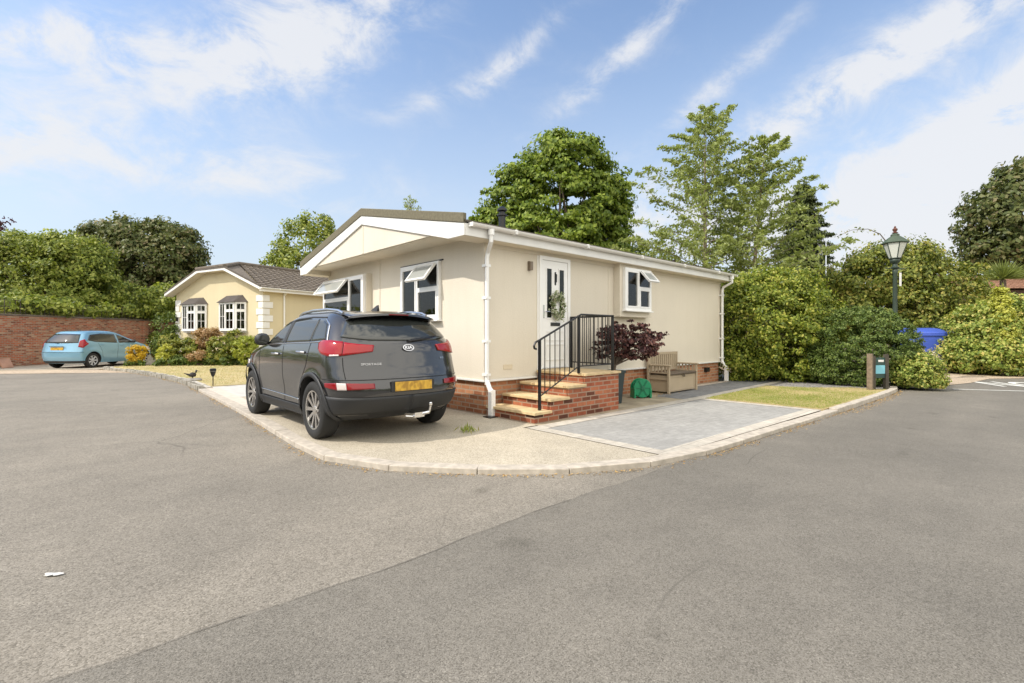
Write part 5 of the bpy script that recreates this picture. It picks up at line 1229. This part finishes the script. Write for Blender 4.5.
# ------------------------------------------------------------------ trees
tree('sycamore_tree', 'large round sycamore with bright leaf clumps behind the bungalow roof',
     [(560,215,52,62),(520,200,34,34),(565,165,44,28),(600,190,26,30),(510,232,34,30),(588,225,38,32),(545,245,60,30),(612,200,18,22),(490,225,18,16),(600,250,30,30)],
     30, L_SYC, 1150, 72, .62, .27, base_px=560, r0=.35, flat=.42, ntwig=24)
tree('green_tree', 'low yellow-green tree showing over the roof between the sycamore and the cherry trees',
     [(632,262,22,24),(655,258,18,18),(612,262,20,20),(640,280,40,20)], 32, L_LIGHT, 220, 50, .5, .24, base_px=635, r0=.15)
branchy('cherry_tree', 'tallest feathery pale green cherry tree right of the sycamore', 705, 22, 11.35, L_CHERRY, 108, 4.9, 1.9, .50, .18, 25, spread=.075, trunk_r=.12, bark=TRUNKP, power=.62, droop=.5)
branchy('cherry_tree', 'shorter feathery cherry tree leaning towards the dark conifer', 746, 21, 9.75, L_CHERRY, 88, 4.1, 1.6, .52, .18, 25, spread=.075, trunk_r=.11, bark=TRUNKP, power=.6, droop=.4, lean=(.65,-.55))
branchy('conifer_tree', 'dark narrow conifer behind the feathery cherry trees', 803, 28, 9.9, L_CONIF, 260, 2.5, 1.0, .05, .20, 24, spread=.13, trunk_r=.2, power=.75, droop=.7, ratio=.35)
tree('dark_tree', 'big dark leafy tree cut off by the right edge of the photo', [(1020,225,48,56),(1000,215,28,32),(1030,190,36,30),(1045,240,50,50),(990,245,22,26),(1075,200,60,60)], 30, L_DARK, 800, 55, .55, .27, base_px=1035, r0=.3, ntwig=20)
tree('twiggy_tree', 'broad olive and rust bushy tree behind the street lamp', [(895,285,46,38),(860,285,32,30),(935,290,40,34),(895,262,40,20),(850,305,26,30),(955,300,26,26),(880,315,50,34),(930,318,40,30)], 22, L_OLIVE, 950, 70, .46, .155, base_px=895, r0=.16, ntwig=40)
tree('dark_poplar_tree', 'large dark tree with upright shoots left of the yellow house', [(140,262,46,34),(105,255,32,26),(175,258,28,24),(130,240,40,20),(165,238,26,16),(105,280,40,30),(160,285,40,30),(190,270,14,24)], 37, L_DARK, 950, 70, .68, .26, base_px=140, r0=.35, ntwig=20)
# upright shoots breaking its outline
tree('spreading_tree', 'wide light green tree spreading over the brick wall at the far left', [(30,275,50,36),(75,270,34,26),(20,250,40,16),(70,250,30,14),(-20,270,40,40),(60,300,50,24),(100,290,22,18),(10,300,40,24)], 27, L_LIGHT, 1200, 74, .5, .18, base_px=40, r0=.22, ntwig=24)
tree('birch_tree', 'pale slender leafy tree between the yellow house and the bungalow roof', [(305,245,28,26),(290,255,20,16),(318,228,16,16),(325,250,20,22),(275,260,12,10),(310,275,40,26)], 34, L_LIGHT, 340, 44, .5, .22, base_px=306, r0=.14, ntwig=30)
branchy('young_tree', 'thin twig tops showing just above the bungalow ridge', 410, 26, 8.3, L_CHERRY, 34, 1.4, 4.5, .9, .13, 5, spread=.12, trunk_r=.08, power=.4, droop=.1)
tree('purple_leaved_tree', 'branch tip of a purple-leaved tree at the left edge of the sky', [(-34,222,24,10),(-58,220,18,12),(-3,228,6,3),(-16,220,12,4),(4,222,4,2)], 23, L_PURPLE, 110, 22, .26, .15, base_px=-50, r0=.09)
x, y = at(1003, 24); pm = empty('palm', (x,y,0), 0, 'spiky pale green palm crown above the russet roof', 'palm')
m = MB(); m.tube([(0,0,0),(0,0,4.0)], [.16,.12], 8); m.build('trunk', TRUNK, pm)
n = 420; D = rng.normal(size=(n,3)); D[:,2] = np.abs(D[:,2])*.8+.05; D = unit(D); P = D*.55*rng.uniform(.7,1.2,(n,1))+np.array([0,0,4.05]); leaf_obj('crown', P, D, rng.normal(size=(n,3)), 1.0*rng.uniform(.7,1.2,n), .05, L_PALM, pm, fold=.12)

# ------------------------------------------------------------------ hedges and shrubs
shrub('hedge', 'tall green and yellow hedge at the far corner of the bungalow', [(775,330,46,58),(745,325,28,48),(805,335,32,52),(765,295,30,26),(740,360,26,26),(776,362,38,26),(795,290,22,20),(812,320,20,30)], 14.2, L_HEDGE, 1500, 60, .27, .085, cat='hedge', flat=.6, inner=.08, shell=(.72,1.06))
shrub('clipped_bush', 'dense rounded dark green clipped bush under the street lamp', [(860,350,49,43),(845,365,38,28),(880,362,34,30),(862,376,44,18)], 13.1, L_DOME, 2700, 46, .10, .052, cat='bush', flat=.8, inner=.05, shell=(.90,1.01))
shrub('loose_bush', 'loose light green bush spilling over the kerb at the lane corner', [(918,369,19,16),(930,377,13,10),(905,372,14,14),(922,382,18,8)], 12.0, L_VARIEG, 420, 34, .13, .065, cat='bush')
shrub('flowering_shrub', 'shrub with cream flower heads in front of the blue container', [(916,348,9,6),(903,354,8,6),(930,356,8,5),(918,358,16,12)], 13.2, leafmat('cream_flower', [(.14,.15,.05),(.36,.30,.16),(.66,.60,.46),(.74,.70,.58)], .2), 60, 26, .10, .055, cat='shrub')
shrub('right_hedge', 'mixed yellow-green hedge along the right side of the lane', [(984,336,32,32),(1012,334,34,36),(969,352,22,22),(1040,334,40,38),(985,355,46,22),(1090,335,50,44),(1003,306,16,12)], 16.8, L_VARIEG, 1700, 54, .30, .105, cat='hedge', flat=.6, inner=.08, shell=(.70,1.06))
shrub('golden_conifer', 'bright golden upright conifer inside the right-hand hedge', [(1001,312,9,18),(1001,298,5,12),(1004,335,12,14)], 16.0, L_GOLD, 190, 36, .14, .08, cat='conifer')
shrub('dark_hedge', 'dark low hedge behind the blue containers', [(925,330,30,10),(900,330,24,12),(950,325,24,14)], 21, L_DOME, 120, 36, .3, .10, cat='hedge')
shrub('wall_hedge', 'light green hedge growing over the top of the old brick wall', [(150,302,26,18),(120,310,24,14),(175,305,20,20),(95,312,22,10),(185,330,10,28),(60,308,26,8),(165,340,14,18),(20,305,24,8,-7.2),(55,307,24,8,-5.9),(90,309,22,8,-3.9),(125,311,20,7,-1.6)], 29, L_LIGHT, 560, 44, .42, .19, cat='hedge')
shrub('dark_hedge', 'dark green hedge filling the gap beside the yellow house', [(168,335,12,26),(178,345,8,20),(160,350,8,12)], 25, L_DOME, 120, 36, .3, .10, cat='hedge')
# beds in front of the yellow house
G = 'shrubs in the bed of the yellow house'
def bed(label, lst, dep, mat, nc, size, name='shrub'): shrub(name, label, lst, dep, mat, int(nc*1.7), 34, .14, size*1.15, group=G)
bed('orange-yellow rounded shrub nearest the blue hatchback', [(137,352,8,7),(135,358,6,5)], 20.3, L_ORANGE, 46, .075)
bed('lemon-yellow rounded shrub right of the stone ornament', [(166,352,8,7),(166,359,7,6)], 20.5, L_GOLD, 46, .075)
bed('dark green clump under the lemon-yellow shrub', [(168,363,11,4),(136,364,9,3.5)], 20.2, L_DOME, 30, .08)
bed('wispy olive shrub at the left end of the bed', [(186,351,16,13),(175,354,10,10),(170,342,10,8)], 21.0, L_OLIVE, 120, .085)
bed('salmon-pink leaved shrub beneath the left bow window', [(208,338,13,10),(200,345,8,6)], 21.3, L_SALMON, 70, .08)
bed('small salmon-pink shrub low in the middle of the bed', [(198,356,9,5)], 20.5, L_SALMON, 24, .07)
bed('feathery green shrub in the middle of the bed', [(225,350,17,15),(218,357,14,9),(234,340,8,10)], 20.9, L_OLIVE, 130, .085)
bed('lime green shrub nearest the bonnet of the grey car', [(247,348,12,12),(252,356,10,9)], 20.5, L_LIME, 90, .085)
bed('dark green shrub low behind the wispy olive one', [(190,360,14,6),(236,361,16,5),(212,361,10,5)], 20.7, L_DOME, 70, .08)
# long arching shoots above the bushy tree behind the lamp
x, y = at(885, 21); sh = empty('arching_shoot', (x,y,3.8), math.atan2(-UY,UX), 'arching leafy shoot rising from the bushy tree left of the lantern', 'branch')
m = MB(); zp = lambda py: EYE+(HY-py)*21/F-3.8; xp = lambda px: (px-885)*21/F
A = [Vector((xp(a_),0,zp(b_))) for a_, b_ in ((892,262),(889,245),(880,234),(868,229),(852,230),(838,236))]; m.tube(A, [.03,.025,.02,.015,.01,.005], 5); m.build('stem', TRUNK, sh)
Pl = []; 
for a_, b_ in zip(A[2:], A[3:]):
    for k in range(14): Pl.append(a_.lerp(b_, random.random()) + Vector((random.gauss(0,.07),random.gauss(0,.07),random.gauss(0,.07))))
Pl = np.array(Pl); leaf_obj('leaves', Pl, rng.normal(size=Pl.shape), rng.normal(size=Pl.shape), rng.uniform(.08,.16,len(Pl)), .5, L_OLIVE, sh)

# distant tree belt closes the skyline, all round
P_ = []
lob = []
for i in range(80):
    a_ = R(-180) + R(360)*i/80; back = abs(a_) > R(80); dd = (34 if back else 62)+random.uniform(-4,4); X, Y = dd*math.sin(a_)*1.25, dd*math.cos(a_)
    lx_, ly_ = w2l(X, Y); hh = random.uniform(2.2,3.6)*(1.15 if back else 1); lob.append((lx_,ly_,hh*.7,random.uniform(3.4,4.6),hh))
Pd, od, Cd = crown_points(lob, 4200, 16, 1.3)
tag(leaf_obj('distant_trees', Pd, np.cross(od, rng.normal(size=Pd.shape)), od, .8*rng.uniform(.6,1.2,len(Pd)), .7, L_LIGHT), kind='stuff')

# ------------------------------------------------------------------ grass and litter
def grass(name, inside, bbox, n, h, mat, z0=.012, ratio=.14):
    x = rng.uniform(bbox[0],bbox[1],n); y = rng.uniform(bbox[2],bbox[3],n); k = np.array([inside(a_,b_) for a_,b_ in zip(x,y)]); x, y = x[k], y[k]; n = len(x)
    L_ = h*rng.uniform(.5,1.2,n); P = np.stack([x,y,z0+L_*.4],1); D = rng.normal(size=(n,3))*.5+np.array([0,0,1.]); leaf = leaf_obj(name, P, D, rng.normal(size=(n,3)), L_, ratio, mat); return tag(leaf, kind='stuff')
def inpoly(poly):
    def f(x, y):
        c = False; j = len(poly)-1
        for i in range(len(poly)):
            if (poly[i][1] > y) != (poly[j][1] > y) and x < (poly[j][0]-poly[i][0])*(y-poly[i][1])/(poly[j][1]-poly[i][1])+poly[i][0]: c = not c
            j = i
        return c
    return f
fl_ = inpoly([(4.66,-1.52),(4.66,-3.58),(9.3,-3.70),(9.2,-3.0),(8.4,-2.3),(8.1,-1.42)])
greenish = lambda x, y: fl_(x,y) and (random.random() < max(.08, 1.12-.28*(x-4.9)+.45*math.sin(2.7*x+1.9*y)*math.cos(3.3*y-x)))
grass('grass', greenish, (4.6,9.4,-3.8,-1.3), 42000, .034, L_GRASS, ratio=.16)
grass('dry_grass', lambda x,y: fl_(x,y) and random.random() < .5, (4.6,9.4,-3.8,-1.3), 24000, .024, L_STRAW, ratio=.16)
l2 = inpoly(lw2[:-1] + [(-3.1,19.4),(-1.5,20.3),(3.2,16.2),(7,12),(6.5,8.0),(-2.3,8.0)])
grass('dry_grass', l2, (-3.9,7,8,20.4), 34000, .05, L_STRAW, z0=.02, ratio=.2)
# dead leaves and moss collected against the kerb and by the bench
P = []
for a_ in resample(KC, .007):
    if random.random() < (.95 if a_.x > -1 else .6) * (1 if math.sin(a_.x*3.1+a_.y*2) > -.3 else .25):
        s_ = abs(random.gauss(0,.055))+.01; P.append((a_.x + (-s_ if a_.x < -2.2 else random.gauss(0,.02)), a_.y - (s_ if a_.x > -2.6 else 0), -.043+random.uniform(0,.008)))
for _ in range(260): P.append((random.gauss(4.55,.25), random.gauss(-.50,.12), random.uniform(.004,.03)))
for _ in range(500): P.append((random.uniform(5,9), -3.98+random.gauss(0,.05), -.043))
P = np.array(P); n = len(P); D = rng.normal(size=(n,3)); D[:,2] *= .2
tag(leaf_obj('leaf_litter', P, D, rng.normal(size=(n,3))*.3+np.array([0,0,1.]), rng.uniform(.008,.035,n), .6, L_LITTER), kind='stuff')
x = rng.uniform(w2l(14,14)[0]-5, w2l(14,14)[0]+6, 10)
